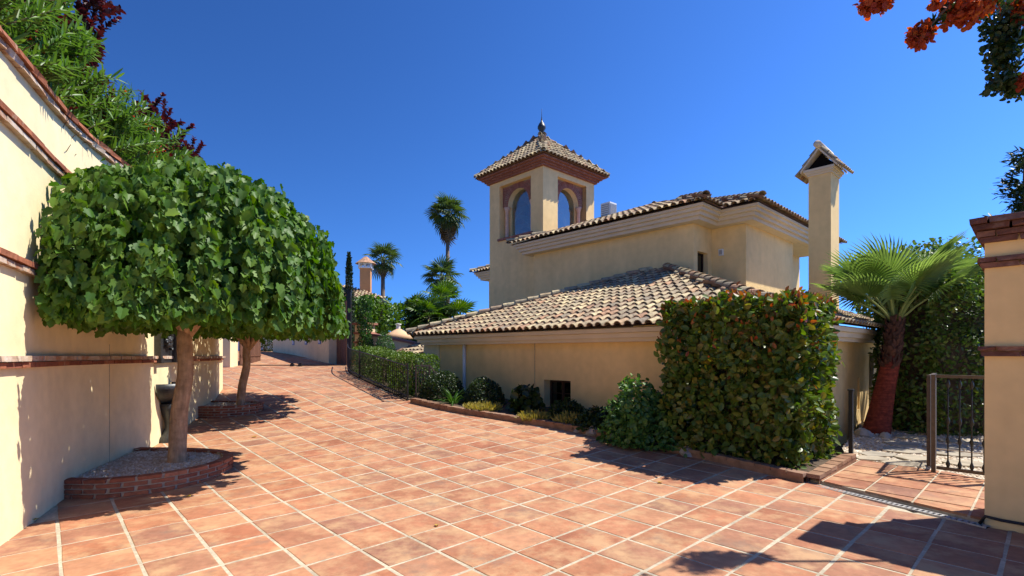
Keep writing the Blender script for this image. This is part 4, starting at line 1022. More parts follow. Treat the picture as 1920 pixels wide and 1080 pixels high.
for (y0, y1, o0, o1, z0, z1, nn_, lab) in ((5.7,7.4,.3,1.3,4.2,6.5,330,'dark red plum tree rising behind the oleanders at the upper left'),(8.6,11.3,.2,1.0,4.2,5.75,300,'dark red plum saplings behind the oleander above the tree dome')):
    loc = tuple(behind((y0+y1)/2, 1.1, 3.2)); o = shoots('plum_tree', loc, lab, rel(clump(y0, y1, o0, o1, z0, z1, nn_), loc), .55, 30, .08, T_OVAL, l_plum, 'tree', 1.3, .9, curve=0)
    mb = MB()
    for k in range(6): mb.tube([(0, 0, -.4), (.2*math.cos(k), .2*math.sin(k), .8), (.5*math.cos(k*1.1), .5*math.sin(k*1.1), 1.7+.15*k)], [.05, .03, .01], 6)
    mb.build('trunk', m_twig, o)
loc = tuple(behind(8.7, .6, 2.9)); shoots('vine_shrub', loc, 'light green leafy shrub trailing over the wall behind the dome top', rel(clump(7.2,10.2,.1,1.0,2.9,3.9,90), loc), .5, 14, .10, T_OVAL, l_mid, 'shrub', 1.4, .8, side=(.6, 0, 0))
# ================================================================== BORDER PLANTS
def box_hedge(name, loc, rz, dims, n, size, tmpl, mat, label, own=0, rnd_=.22, wide=1.1, amp=.05, red=0, holes=None, dep=.22, mat2=None, sprig=0.0, cat='hedge'):
    o = empty(name, loc, rz, label, cat); lx, ly, lz = dims
    ar = np.array([ly*lz, ly*lz, lx*lz, lx*lz, lx*ly]); f = RNG.choice(5, n, p=ar/ar.sum())
    U = RNG.random((n, 3)); P = U*np.array(dims); d = np.zeros((n, 3))
    dd = dep*RNG.random(n)**1.8
    for k, (ax, val, sg) in enumerate(((0, 0, -1), (0, lx, 1), (1, 0, -1), (1, ly, 1), (2, lz, 1))):
        i = f == k; P[i, ax] = val-sg*dd[i]; d[i, ax] = sg
    # round the edges
    c = np.array([lx/2, ly/2, lz/2]); q = P-c; rr = rnd_; lim = np.array([lx/2-rr, ly/2-rr, lz/2-rr]); core = np.clip(q, -lim, lim); core[:, 2] = np.where(q[:, 2] < 0, q[:, 2], core[:, 2])
    ex = q-core; l = np.linalg.norm(ex, axis=1); k = l > rr; ex[k] *= (rr/l[k])[:, None]; P = core+ex+c
    d = nrm(d+ex*1.5); bump_ = (lump(P, 1, 2.2, 3)-1)*amp; P = P+d*bump_[:, None]; P[:, 2] = np.maximum(P[:, 2], .02)
    if sprig: i = RNG.random(n) < .06; P[i] += d[i]*RNG.random((i.sum(), 1))*sprig
    if own:
        kp = (hollow(P, 17, 15, 4) > -.55) | (dd > .09); P, d, f = P[kp], d[kp], f[kp]; n = len(P)
    Nn = nrm(d+RNG.normal(size=(n, 3))*.5); D = d*.35+RNG.normal(size=(n, 3))*.6+np.array([0, 0, -.1])
    cam_l = Matrix.Rotation(-rz, 3, 'Z') @ (Vector((0, 0, EYE))-Vector(loc))
    S = size*RNG.uniform(.6, 1.25, n)
    leaves('foliage', P, D, Nn, S, tmpl, mat, o, wide, own=own, eye=tuple(cam_l))
    if red:
        w = np.clip((P[:, 2]/lz-.2), .02, 1)**3; i = RNG.choice(n, red, replace=False, p=w/w.sum()); leaves('young_leaf', P[i]+d[i]*.03+np.array([0, 0, .02]), D[i]+np.array([0, 0, .8]), Nn[i], size*.8, tmpl, l_red, o, wide*.8)
    mb = MB(); g = random.Random(2)
    for k in range(14):
        x, y = g.uniform(.2, lx-.2), g.uniform(.2, ly-.2)
        mb.tube([(x, y, -.05), (x+g.uniform(-.15, .15), y+g.uniform(-.15, .15), lz*.5), (x+g.uniform(-.2, .2), y+g.uniform(-.2, .2), lz*.85)], [.025, .016, .006], 5)
    tag(mb.build('stems', m_twig, o), kind='stuff')
    return o
p = l2w(6.95, 2.12, .10)
box_hedge('clipped_hedge', tuple(p), TH, (1.52, 1.95, 2.25), 17000, .105, T_OVAL, l_hedge, 'big square clipped hedge with reddish tips in the kerb corner', own=300, rnd_=.15, wide=1.1, amp=.04, red=950, dep=.3, sprig=.12)
def at(px, py, d): return (d*(px-960)/FPX, d, EYE+d*(660-py)/FPX)
def bedz(x, y): return ZD(y)+.03
def B_(px, d): x = d*(px-960)/FPX; return (x, d, ZD(d-.6)+.07)
ball_shrub('round_shrub', B_(830, 12.0), .52, .72, 4200, .045, l_dark, 'dark round clipped shrub beside the white downpipe, nearest the steps', group='clipped round shrubs in the border', amp=.02, depth=.2, wide=1.2)
ball_shrub('round_shrub', B_(908, 11.35), .46, .66, 3800, .045, l_dark, 'dark round clipped shrub right of the downpipe behind straw coloured tufts', group='clipped round shrubs in the border', amp=.02, depth=.2, wide=1.2)
strap_plant('lily_clump', B_(850, 11.35), 46, .55, .035, l_mid, 'clump of arching strap leaves in front of the round shrubs', 1.0)
def tuft(name, loc, rad, h, n, L, mat, label, group=None):
    o = empty(name, loc, 0, label, 'plant', group); C, D, Nn = [], [], []
    for i in range(n):
        a = RNG.uniform(0, 6.283); r = rad*math.sqrt(RNG.random()); b = np.array([r*math.cos(a), r*math.sin(a), RNG.uniform(0, h*.6)*(1-r/rad*.6)]); out = np.array([math.cos(a), math.sin(a), 0])*RNG.uniform(.1, .9)+np.array([0, 0, 1.0])
        C.append(b); D.append(out+RNG.normal(size=3)*.25); Nn.append(RNG.normal(size=3))
    leaves('foliage', np.array(C), np.array(D), np.array(Nn), L*RNG.uniform(.6, 1.1, n), T_LONG, mat, o, 1.3)
    return o
tuft('straw_tuft', B_(905, 10.75), .36, .22, 600, .17, l_yel, 'straw coloured tuft in front of the second round shrub')
tuft('straw_tuft', B_(1003, 9.85), .30, .2, 480, .15, l_yel, 'yellow green tuft left of the basement window plants')
tuft('straw_tuft', B_(1068, 9.5), .27, .24, 480, .16, l_yel, 'yellow tuft in front of the basement window')
ball_shrub('broadleaf_shrub', B_(985, 10.55), .34, .72, 330, .15, l_dark, 'dark big-leaved shrub left of the basement window', tmpl=T_OVAL, wide=1.4, depth=.6, amp=.12)
ball_shrub('low_shrub', B_(1062, 10.0), .40, .42, 1500, .06, l_dark, 'low dark shrub under the basement window', tmpl=T_OVAL, wide=1.2, depth=.4, amp=.1)
ball_shrub('low_shrub', B_(1118, 9.15), .42, .40, 1400, .07, l_dark, 'low dark shrub between the yellow tuft and the bright bush', tmpl=T_OVAL, wide=1.2, depth=.45, amp=.1)
ball_shrub('low_shrub', B_(1165, 8.75), .30, .34, 800, .07, l_dark, 'small dark shrub at the foot of the bright bush', tmpl=T_OVAL, wide=1.2, depth=.45, amp=.1)
l_bush = leafmat('bush_leaf', [(.075,.165,.03),(.10,.21,.035),(.05,.12,.024),(.13,.24,.05)], rough=.45)
ball_shrub('leafy_bush', B_(1212, 8.15), .64, .92, 4200, .08, l_bush, 'bright green loose bush left of the square hedge', tmpl=T_OVAL, wide=1.1, depth=.45, amp=.11, droop=.4, flat=.8)
g = random.Random(12)
for q, (px, d, s, lab) in enumerate(((1085,9.05,.10,'grey rock in the border below the yellow tuft'),(1112,8.8,.12,'larger grey rock in the border beside the dark low shrub'),(1150,8.45,.09,'small grey rock at the kerb by the bright bush'),(1290,7.45,.10,'mossy rock between the bright bush and the square hedge'))):
    mb = MB(); x, y, z = B_(px, d); mb.lathe([(0, -.05), (s*1.1, -.02), (s*1.2, s*.3), (s*.8, s*.9), (s*.3, s*1.15), (0, s*1.1)], (0, 0, 0), 8); mb.v = [(v[0]*g.uniform(.8, 1.25), v[1]*g.uniform(.8, 1.2), v[2]*g.uniform(.85, 1.15)) for v in mb.v]
    o = mb.build('garden_rock', m_rock); o.location = (x, y, z-.03); tag(o, lab, 'rock')
# ================================================================== SIDE GATE, FAN PALM, CREEPER
def bar(mb, a, b, w=.02): 
    a, b = Vector(a), Vector(b); d = (b-a); L = d.length; d.normalize(); x = d.orthogonal().normalized(); 
    if abs(d.z) < .9: x = Vector((-d.y, d.x, 0)).normalized()
    else: x = Vector((1, 0, 0))
    z = d.cross(x).normalized(); x = z.cross(d); c = (a+b)/2
    mb.boxm(Matrix(((d.x, x.x, z.x, c.x), (d.y, x.y, z.y, c.y), (d.z, x.z, z.z, c.z), (0, 0, 0, 1))), (L, w, w))
def gate_panel(root, a, b, z0, z1, nb, mat, fw=.04, knob=True):
    a, b = Vector(a), Vector(b); d = b-a
    for nm, p, q in (('top_rail', (a.x, a.y, z1), (b.x, b.y, z1)), ('bottom_rail', (a.x, a.y, z0+.06), (b.x, b.y, z0+.06))):
        mb = MB(); bar(mb, p, q, fw); mb.build(nm, mat, root)
    mb = MB(); bar(mb, (a.x, a.y, z0+.30), (b.x, b.y, z0+.30), .014); mb.build('middle_rail', m_galv, root)
    for k in range(1, nb+1):
        p = a+d*(k/(nb+1)); mb = MB(); mb.tube([(p.x, p.y, z0+.06), (p.x, p.y, z1)], .0085, 7)
        if knob:
            for zz in (z0+.12, z0+.42, z1-.10, (z0+z1)/2+.05): mb.lathe([(.009, -.05), (.02, -.015), (.022, 0), (.02, .015), (.009, .05)], (p.x, p.y, zz), 8)
        mb.build('bar', m_iron, root, True)
G1 = l2w(8.37, 1.02); GZ = .06
SG = empty('iron_gate', (G1.x, G1.y, GZ), TH, 'low brown iron side gate standing open beside the right gate wall', 'gate')
mb = MB(); mb.box((-.022, -.022, 0), (.022, .022, 1.25)); mb.build('post', m_ironbr, SG)
gate_panel(SG, (0, -.03, 0), (0, -.70, 0), 0, 1.23, 5, m_ironbr)
mb = MB(); mb.box((-.03, -.76, -.1), (.03, -.70, 1.25)); mb.build('post', m_ironbr, SG)
mb = MB(); mb.box((.05, .035, .05), (.10, .075, 1.24)); mb.build('leaf_stile', m_ironbr, SG)
gate_panel(SG, (.10, .05, 0), (.92, .10, 0), 0, 1.22, 7, m_ironbr, .035)
mb = MB(); mb.box((.90, .08, .05), (.94, .12, 1.24)); mb.build('leaf_stile', m_ironbr, SG)
PP = l2w(8.40, 1.93)
mb = MB(); mb.box((-.025, -.025, -.1), (.025, .025, 1.0)); mb.box((-.035, -.035, 1.0), (.035, .035, 1.02)); o = mb.build('gate_post', m_iron); o.location = (PP.x, PP.y, .05); o.rotation_euler.z = TH
tag(o, 'black iron post at the right end of the square hedge', 'post')
# red-trunked fan palm
FP = empty('fan_palm', (7.10, 9.75, .03), 0, 'fan palm with thick red trunk standing before the villa side wall', 'palm tree')
pts = [(-.02, 0, -.05), (.0, 0, .12), (.08, 0, .5), (.17, 0, .95), (.25, 0, 1.3), (.30, 0, 1.6), (.335, 0, 1.9), (.35, 0, 2.15)]
mb = MB(); mb.tube(pts, [.24, .225, .19, .165, .15, .14, .125, .11], 24, wob=.03); mb.build('trunk', m_palmbark, FP, True)
mb = MB(); g = random.Random(8)
for k in range(230):
    t = g.uniform(.55, 1.0); i = t*(len(pts)-1); j = min(int(i), len(pts)-2); f = i-j; p = Vector(pts[j]).lerp(Vector(pts[j+1]), f); r = [.24, .225, .19, .165, .15, .14, .125, .11][j]*.98
    a = g.uniform(0, 6.283); dv = Vector((math.cos(a), math.sin(a), 0)); sd = Vector((-dv.y, dv.x, 0)); q = p+dv*r
    w = g.uniform(.03, .055); L = g.uniform(.10, .18); s = sd*g.choice((-.6, .6))
    mb.add([tuple(q-sd*w), tuple(q+sd*w), tuple(q+sd*w*.5+s*L*.5+dv*.035+Vector((0, 0, L))), tuple(q-sd*w*.5+s*L*.5+dv*.035+Vector((0, 0, L))), tuple(q+dv*.03+s*L*.3+Vector((0, 0, L*.5)))], [(0, 1, 4), (1, 2, 4), (2, 3, 4), (3, 0, 4)], g.random())
tag(mb.build('leaf_bases', m_palmbase, FP), kind='stuff')
FM = [fan_mesh('frond', .92, 46, l_fan, 250, .10, s, .95, .03) for s in range(3)]
crown = (.35, 0, 2.12)
for k, (az, el, sc) in enumerate(((95,80,1.05),(8,50,1.2),(170,55,1.0),(195,36,.92),(215,60,.98),(262,46,.95),(300,54,1.0),(340,60,1.1),(25,34,1.15),(75,55,1.1),(130,50,1.0),(150,36,.9),(320,42,.95),(45,62,1.1))):
    o = bpy.data.objects.new('frond', FM[k % 3]); link(o, FP); o.matrix_basis = frond_matrix(crown, R(az), R(el), random.uniform(-.35, .35), sc)
# creeper mass behind the gate, and the dark planting at the end of the court
box_hedge('creeper_mass', (7.80, 9.2, .0), R(10), (2.8, 1.6, 3.2), 17000, .095, T_SMALL, l_ivy, 'tall creeper-covered mass behind the iron gate', rnd_=.55, wide=1.1, amp=.10, dep=.25, sprig=.12)
CM = bpy.data.objects['creeper_mass']; mb = MB(); mb.box((.35, .35, -.05), (2.45, 1.25, 2.85)); mb.build('dark_core', m_soil, CM)  # added soil-dark box inside the leaves, closes the bright gaps
ball_shrub('back_shrub', (8.5, 12.6, 0), .9, 1.6, 1800, .12, l_dark, 'dark shrub in shade behind the fan palm trunk', tmpl=T_OVAL, depth=.5, amp=.12)
ball_shrub('back_shrub', (10.2, 13.6, 0), 1.3, 2.3, 2200, .13, l_dark, 'taller dark shrub closing the end of the gravel court', tmpl=T_OVAL, depth=.5, amp=.12)
YU = strap_plant('yucca', (8.65, 11.3, 1.25), 34, .62, .05, l_mid, 'yucca rosette with stiff leaves between palm and creeper', 1.0, stiff=.9)
mb = MB(); mb.tube([(0, 0, -1.35), (.02, 0, -.65), (0, 0, .05)], [.06, .05, .05], 8); mb.build('stem', m_twig, YU)
mb = MB(); mb.tube([(8.25, 11.6, -.1), (8.29, 11.6, .9), (8.34, 11.6, 1.55)], [.055, .05, .05], 9, wob=.08); o = mb.build('bare_trunk', m_rock); tag(o, 'pale grey bare trunk behind the fan palm', 'tree')
g = random.Random(21)
for q, (x, y, s, lab) in enumerate(((6.55,9.35,.13,'rock left of the fan palm foot'),(6.85,9.2,.08,'small rock touching the fan palm foot'),(8.6,8.2,.22,'big rock behind the gate bars'),(9.0,7.9,.15,'smaller rock behind the gate bars near the wall'))):
    mb = MB(); mb.lathe([(0, -.05), (s*1.1, -.02), (s*1.2, s*.3), (s*.8, s*.9), (s*.3, s*1.15), (0, s*1.1)], (0, 0, 0), 8); mb.v = [(v[0]*g.uniform(.8, 1.25), v[1]*g.uniform(.8, 1.2), v[2]*g.uniform(.85, 1.15)) for v in mb.v]
    o = mb.build('garden_rock', m_rock); o.location = (x, y, .03); tag(o, lab, 'rock')
# ================================================================== BOUGAINVILLEA AND CONIFER ABOVE THE RIGHT WALL
BG = empty('bougainvillea', (5.6, 3.9, 0), 0, 'bougainvillea with orange red bracts hanging in at the upper right', 'climber'); bo = np.array([5.6, 3.9, 0])
mb = MB(); cl = []
def pt(px, py, d): return np.array(at(px, py, d))
stems = [[(5.6,3.9,-.1),(5.3,4.2,2.9),(4.7,4.4,4.6),pt(1900,-60,4.4)], [pt(1900,-60,4.4),pt(1850,20,4.4),pt(1890,120,4.4),pt(1912,170,4.4)], [pt(1900,-60,4.4),pt(1830,-50,4.0),pt(1770,20,3.85),pt(1738,55,3.85)], [pt(1830,-50,4.0),pt(1720,-60,3.85),pt(1650,-20,3.85)], [pt(1912,150,4.4),pt(1870,165,4.4)], [pt(1930,110,4.4),pt(1890,150,4.4),pt(1858,152,4.4)]]
for s in stems: mb.tube([tuple(np.array(q)-bo) for q in s], [.02 if s is stems[0] else .009]*(len(s)-1)+[.006], 6, False)
tag(mb.build('stems', m_twig, BG), kind='stuff')
C, S_ = [], []
for px, py, w, h, n_, d in ((1640,2,30,24,330,3.85),(1725,66,20,24,300,3.85),(1810,18,46,26,520,3.9),(1912,30,14,18,140,4.3),(1900,2,40,10,200,4.3),(1755,8,9,10,60,3.85),(1918,150,8,14,60,4.3)):
    q = rdir(n_)*(RNG.random((n_, 1))**.4); C.append(pt(px, py, d)+q*np.array([w, w*.8, h])*d/FPX)
C = np.concatenate(C)-bo; n_ = len(C); leaves('bracts', C, rdir(n_), rdir(n_), .042*RNG.uniform(.7, 1.2, n_), T_OVAL, l_boug, BG, 1.5)
C = []
for px, py, w, h, n_ in ((1885,60,38,62,700),(1880,115,30,34,300),(1905,165,20,22,160),(1880,152,26,8,110),(1872,165,22,6,60),(1775,12,8,14,40),(1755,40,10,8,24),(1850,0,50,20,300),(1745,50,6,8,14)):
    q = rdir(n_)*(RNG.random((n_, 1))**.45); C.append(pt(px, py, 4.4 if px > 1860 else 3.9)+q*np.array([w, w, h])*4.3/FPX)
C = np.concatenate(C)-bo; n_ = len(C); leaves('foliage', C, rdir(n_), rdir(n_), .05*RNG.uniform(.7, 1.2, n_), T_OVAL, l_dark, BG, 1.2)
def conifer(name, loc, h, rad, n, label, mat=l_con, size=.12, trunk=.12):
    o = empty(name, loc, 0, label, 'tree'); mb = MB(); mb.tube([(0, 0, -.1), (0, 0, h*.95)], [trunk, .02], 8); mb.build('trunk', m_twig, o)
    C, D, Nn = [], [], []
    nb = int(n/26)
    for i in range(nb):
        t = random.random()**.8; z = h*(.12+.86*t); r = rad*(1-t*.9)*random.uniform(.7, 1.1); a = random.uniform(0, 6.283); dv = np.array([math.cos(a), math.sin(a), -.15+.5*t])
        for k in range(26):
            f = random.uniform(.2, 1); C.append(np.array([0, 0, z])+dv*r*f+RNG.normal(size=3)*.05*np.array([1, 1, .5])); D.append(dv+RNG.normal(size=3)*.5); Nn.append(np.array([0, 0, 1.0])+RNG.normal(size=3)*.3)
    leaves('crown', np.array(C), np.array(D), np.array(Nn), size*RNG.uniform(.7, 1.2, len(C)), T_LONG, mat, o, 2.0)
    return o
conifer('conifer', (8.95, 8.75, 0), 5.2, 1.2, 4600, 'dark conifer with flat sprays behind the right gate wall')
def leafy_tree(name, loc, h, rad, n, size, mat, label, zc=.62, hz=.4, amp=.12, tmpl=T_SMALL, cat='tree', group=None, tr=.12):
    o = empty(name, loc, 0, label, cat, group); mb = MB(); mb.tube([(0, 0, -.2), (.05, 0, h*.35), (0, .05, h*.7)], [tr, tr*.75, tr*.3], 9)
    for k in range(6):
        a = k*1.05; mb.tube([(0, 0, h*.35), (.45*rad*math.cos(a), .45*rad*math.sin(a), h*.6), (.75*rad*math.cos(a), .75*rad*math.sin(a), h*.75)], [tr*.5, tr*.3, tr*.1], 6)
    mb.build('trunk', m_twig, o)
    nc = 26; cc = rdir(nc)*np.array([rad*.72, rad*.72, h*hz*.75])*(.5+.5*RNG.random((nc, 1))); i = RNG.integers(0, nc, n)
    d = rdir(n); P = cc[i]+d*(1-.5*RNG.random((n, 1))**2)*rad*.38*np.array([1, 1, .85]); P[:, 2] += h*zc; P[:, 2] = np.maximum(P[:, 2], h*.1)
    leaves('crown', P, rdir(n)*.8+d*.4, nrm(d+RNG.normal(size=(n, 3))*.5), size*RNG.uniform(.7, 1.25, n), tmpl, mat, o, 1.1)
    return o
leafy_tree('garden_tree', (12.2, 14.3, 0), 4.7, 1.9, 10000, .12, l_ivy, 'grey green tree behind the fan palm and creeper', tmpl=T_OVAL)
# ================================================================== FENCE, STEPS RAILING, CLIPPED BORDER ALONG THE DRIVE
FN = empty('iron_fence', (*FENCE.at(0), ZD(FENCE.at(0)[1])), 0, 'low black iron fence with thin bars edging the upper drive', 'fence'); fo = np.array([*FENCE.at(0), ZD(FENCE.at(0)[1])])
nb = 62
def fp(t, dz): p = FENCE.at(t); return tuple(np.array([p[0], p[1], ZD(p[1])+dz])-fo)
for nm, dz in (('top_rail', .80), ('bottom_rail', .10)):
    mb = MB(); mb.tube([fp(FENCE.L*k/16, dz) for k in range(17)], .017, 6); mb.build(nm, m_iron, FN)
for k in range(nb+1):
    t = FENCE.L*k/nb; big = k in (0, 31, nb)
    mb = MB(); r = .026 if big else .009; mb.tube([fp(t, -.05), fp(t, .88 if big else .80)], r, 6); mb.build('post' if big else 'bar', m_iron, FN)
for (t0, t1, lz, lab, n_) in ((.02,.21,1.03,'near clipped lime green hedge block behind the iron fence',4200),(.22,.50,.93,'middle clipped hedge block behind the iron fence',5200),(.51,.80,.90,'far clipped hedge block behind the upper iron fence',4600)):
    p, q = FENCE.at(FENCE.L*t0), FENCE.at(FENCE.L*t1); tn = (q-p)/np.linalg.norm(q-p); rz = math.atan2(tn[1], tn[0])
    box_hedge('fence_hedge', (p[0]+tn[1]*.98, p[1]-tn[0]*.98, (ZD(p[1])+ZD(q[1]))/2-.04), rz, (float(np.linalg.norm(q-p)), .9, lz), n_, .05, T_SMALL, l_bright, lab, rnd_=.18, amp=.025, dep=.15)
ball_shrub('cone_shrub', (-4.38, 17.3, .85), .48, 1.50, 3400, .05, l_mid, 'bright green cone-shaped shrub behind the hedge blocks', amp=.03, depth=.25, wide=1.0)
strap_plant('spiky_plant', B_(770, 12.35), 30, .70, .06, l_dark, 'dark spiky plant in shade at the end of the fence', 1.0, stiff=.8)
RL = empty('step_railing', (*at(780, 733, 12.0)[:2], ZD(11.8)), 0, 'small brown iron railing turning down to hidden steps', 'railing'); q0 = Vector((0, 0, 0)); q1 = Vector((.30, .12, 0)); q2 = Vector((.75, .45, -.6))
mb = MB(); bar(mb, q0, q0+Vector((0, 0, .80)), .035); mb.build('post', m_ironbr, RL)
mb = MB(); bar(mb, q1, q1+Vector((0, 0, .80)), .035); mb.build('post', m_ironbr, RL)
mb = MB(); bar(mb, q0+Vector((0, 0, .80)), q1+Vector((0, 0, .80)), .03); bar(mb, q1+Vector((0, 0, .80)), q2+Vector((0, 0, .80)), .03); mb.build('handrail', m_ironbr, RL)
for k in range(1, 5): mb = MB(); c = q0.lerp(q1, k/5); bar(mb, c+Vector((0, 0, .05)), c+Vector((0, 0, .8)), .013); mb.build('bar', m_ironbr, RL)
for k in range(1, 5): mb = MB(); c = q1.lerp(q2, k/5); bar(mb, c+Vector((0, 0, .05)), c+Vector((0, 0, .8)), .013); mb.build('bar', m_ironbr, RL)
# ================================================================== ENTRANCE GATE AND BEYOND
zg = ZD(18.8)
GP_ = empty('gate_post', (-6.10, 18.8, zg-.1), 0, 'tall black steel gate post at the right of the drive entrance', 'post')
mb = MB(); mb.box((-.07, -.07, 0), (.07, .07, 2.85)); mb.build('shaft', m_iron, GP_)
mb = MB(); mb.box((-.09, -.09, 2.85), (.09, .09, 2.90)); mb.build('cap', m_iron, GP_)
def gate_leaf(a, b, z0, h, label, nplank=14):
    a, b = Vector(a), Vector(b); d = (b-a); L = d.length; o = empty('wooden_gate', (a.x, a.y, z0), math.atan2(d.y, d.x), label, 'gate', 'leaves of the drive gate')
    for k in range(nplank): mb = MB(); w = L/nplank; mb.box((k*w+.004, -.02, 0), ((k+1)*w-.004, .02+.004*(k % 2), h), 0); mb.build('plank', m_wood, o)
    for z in (.3, h*.62, h-.15): mb = MB(); mb.box((.0, -.04, z), (L, -.021, z+.07)); mb.build('rail', m_wood, o)
    mb = MB()
    for k in range(nplank): mb.box(((k+.5)*L/nplank-.02, -.055, h*.62+.02), ((k+.5)*L/nplank+.02, -.041, h*.62+.06))
    tag(mb.build('studs', m_iron, o), kind='stuff')
    return o
gate_leaf((-6.22, 18.9), (-7.45, 20.6), zg+.02, 2.4, 'brown planked gate leaf swung open by the black post')
gate_leaf((-10.1, 18.6), (-10.35, 20.6), zg+.02, 2.4, 'brown planked gate leaf edge-on at the left of the entrance')
mb = MB(); mb.box((-10.62, 18.0, .6), (-10.12, 18.5, 3.6)); tag(mb.build('gate_pier', m_render), 'pale yellow pier beside the left gate leaf', 'pier')
mb = MB(); mb.box((-10.1, 18.62, ZD(18.65)+.001), (-6.2, 18.70, ZD(18.65)+.03)); tag(mb.build('gate_rail', m_iron), 'dark steel threshold rail across the drive entrance', 'rail')
for q, (x, lab) in enumerate(((-8.05,'left one of two small black gate stops on the drive'),(-7.75,'right one of two small black gate stops on the drive'))):
    mb = MB(); mb.box((x-.06, 18.3, ZD(18.3)), (x+.06, 18.42, ZD(18.3)+.09)); mb.box((x-.04, 18.33, ZD(18.3)+.09), (x+.04, 18.39, ZD(18.3)+.13)); tag(mb.build('gate_stop', m_iron), lab, 'gate stop', 'gate stops on the drive')
# wall along the upper drive with three blue plaques
EW = empty('entrance_wall', (-7.2, 19.7, 1.0), math.atan2(6.3, -5.1), 'yellow wall with three small blue plaques beyond the gate', 'wall')
mb = MB(); mb.box((0, -.35, -.5), (8.5, 0, 2.3)); mb.build('wall_body', m_render, EW)
m_blue = material('blue_ceramic', [(.12,.20,.36)], noise=(30, .3), rough=.3)
for x in (1.05, 2.85, 4.75):
    mb = MB(); mb.box((x-.14, .001, .92), (x+.14, .03, 1.20)); pq = mb.build('plaque', m_blue, EW); mb = MB(); mb.box((x-.08, .03, .98), (x+.08, .036, 1.14)); mb.build('plaque_centre', m_white, pq)
GD = empty('garage', (-15.2, 28.5, 1.5), 0, 'pale yellow garage with white ribbed door at the top of the drive', 'garage')
mb = MB(); mb.box((-4, 0.1, -.5), (4, 3, 3.4)); mb.build('wall_body', m_render, GD)
for k in range(18): mb = MB(); mb.box((-1.35+k*.17, .05, .05), (-1.35+(k+1)*.17-.012, .098, 2.4)); mb.build('door_panel', m_white, GD)
ball_shrub('entrance_bush', (-13.4, 27.2, ZD(27.2)), .55, 1.0, 1800, .07, l_dark, 'dark round bush beside the white garage door', amp=.03, depth=.25)
# boundary wall right of the post: pier with urn, wall stepping down
BW = empty('boundary_wall', (-5.98, 20.4, .5), math.atan2(-1.6, 2.7), 'cream boundary wall with brick bands falling away right of the gate', 'wall')
mb = MB(); mb.box((-.28, -.28, -1), (.28, .28, 2.2)); mb.build('pier', m_render, BW)
for z, o_ in ((2.2, .36), (1.82, .32), (1.45, .32)): mb = MB(); mb.box((-o_, -o_, z), (o_, o_, z+.08)); mb.build('brick_band', m_toweb, BW)
mb = MB(); mb.add([(.28, -.12, -1.5), (3.4, -.12, -1.5), (3.4, -.12, 1.28), (.28, -.12, 1.80), (.28, .12, -1.5), (3.4, .12, -1.5), (3.4, .12, 1.28), (.28, .12, 1.80)], [(0, 1, 2, 3), (5, 4, 7, 6), (3, 2, 6, 7), (1, 5, 6, 2)]); mb.build('wall_body', m_render, BW)
for dz, pr in ((0, .18), (-.42, .15)):
    mb = MB(); mb.add([(.28, -pr, 1.80+dz), (3.4, -pr, 1.28+dz), (3.4, pr, 1.28+dz), (.28, pr, 1.80+dz), (.28, -pr, 1.88+dz), (3.4, -pr, 1.36+dz), (3.4, pr, 1.36+dz), (.28, pr, 1.88+dz)], [(0, 1, 5, 4), (4, 5, 6, 7), (3, 2, 1, 0), (2, 3, 7, 6), (1, 2, 6, 5)]); mb.build('brick_band', m_toweb, BW)
mb = MB(); mb.lathe([(.16, 0), (.16, .05), (.07, .1), (.06, .16), (.19, .30), (.20, .38), (.14, .46), (.06, .5), (.05, .56), (0, .6)], (0, 0, 0), 14); o = mb.build('stone_urn', m_rock, None, True); o.location = (-5.98, 20.4, 2.78); tag(o, 'grey stone urn finial on the boundary wall pier', 'urn')
# small tiled lean-to and plaster dome below
LT = empty('lean_to', (-2.75, 15.6, 0), TH, 'low tiled lean-to roof between the hedge and the villa corner', 'shed')
mb = MB(); mb.box((-.6, -.4, -.3), (1.2, 1.4, 1.25)); mb.build('wall_body', m_render, LT)
mb = MB(); mb.add([(-.7, 1.6, 1.28), (-.7, -.5, 1.28), (1.2, -.5, 1.95), (1.2, 1.6, 1.95)], [(0, 1, 2, 3)]); lr = mb.build('roof', m_pan, LT)
bpy.context.view_layer.update()
C, Pn = tile_frames((-.7, 1.6), (1, 0), 2.1, 1.9, .35, 1.30); lay_tiles(lr, C, Pn)
DM = empty('plaster_kiosk', (-5.35, 23.6, 0), 0, 'small peach plaster cone roof with white vent beyond the boundary wall', 'kiosk')
mb = MB(); mb.lathe([(.62, -.2), (.62, 2.2), (.70, 2.22), (.5, 2.45), (.14, 2.68), (0, 2.7)], (0, 0, 0), 16); mb.build('dome', m_peach, DM, True)
mb = MB(); mb.lathe([(.10, 2.6), (.10, 2.88), (.14, 2.88), (.14, 2.93), (0, 2.95)], (0, 0, 0), 10); mb.build('vent', m_white, DM)
ball_shrub('wall_creeper', (-4.3, 20.3, 1.7), .9, .45, 900, .10, l_mid, 'light green creeper spilling over the boundary wall', ry=.35, depth=.6)
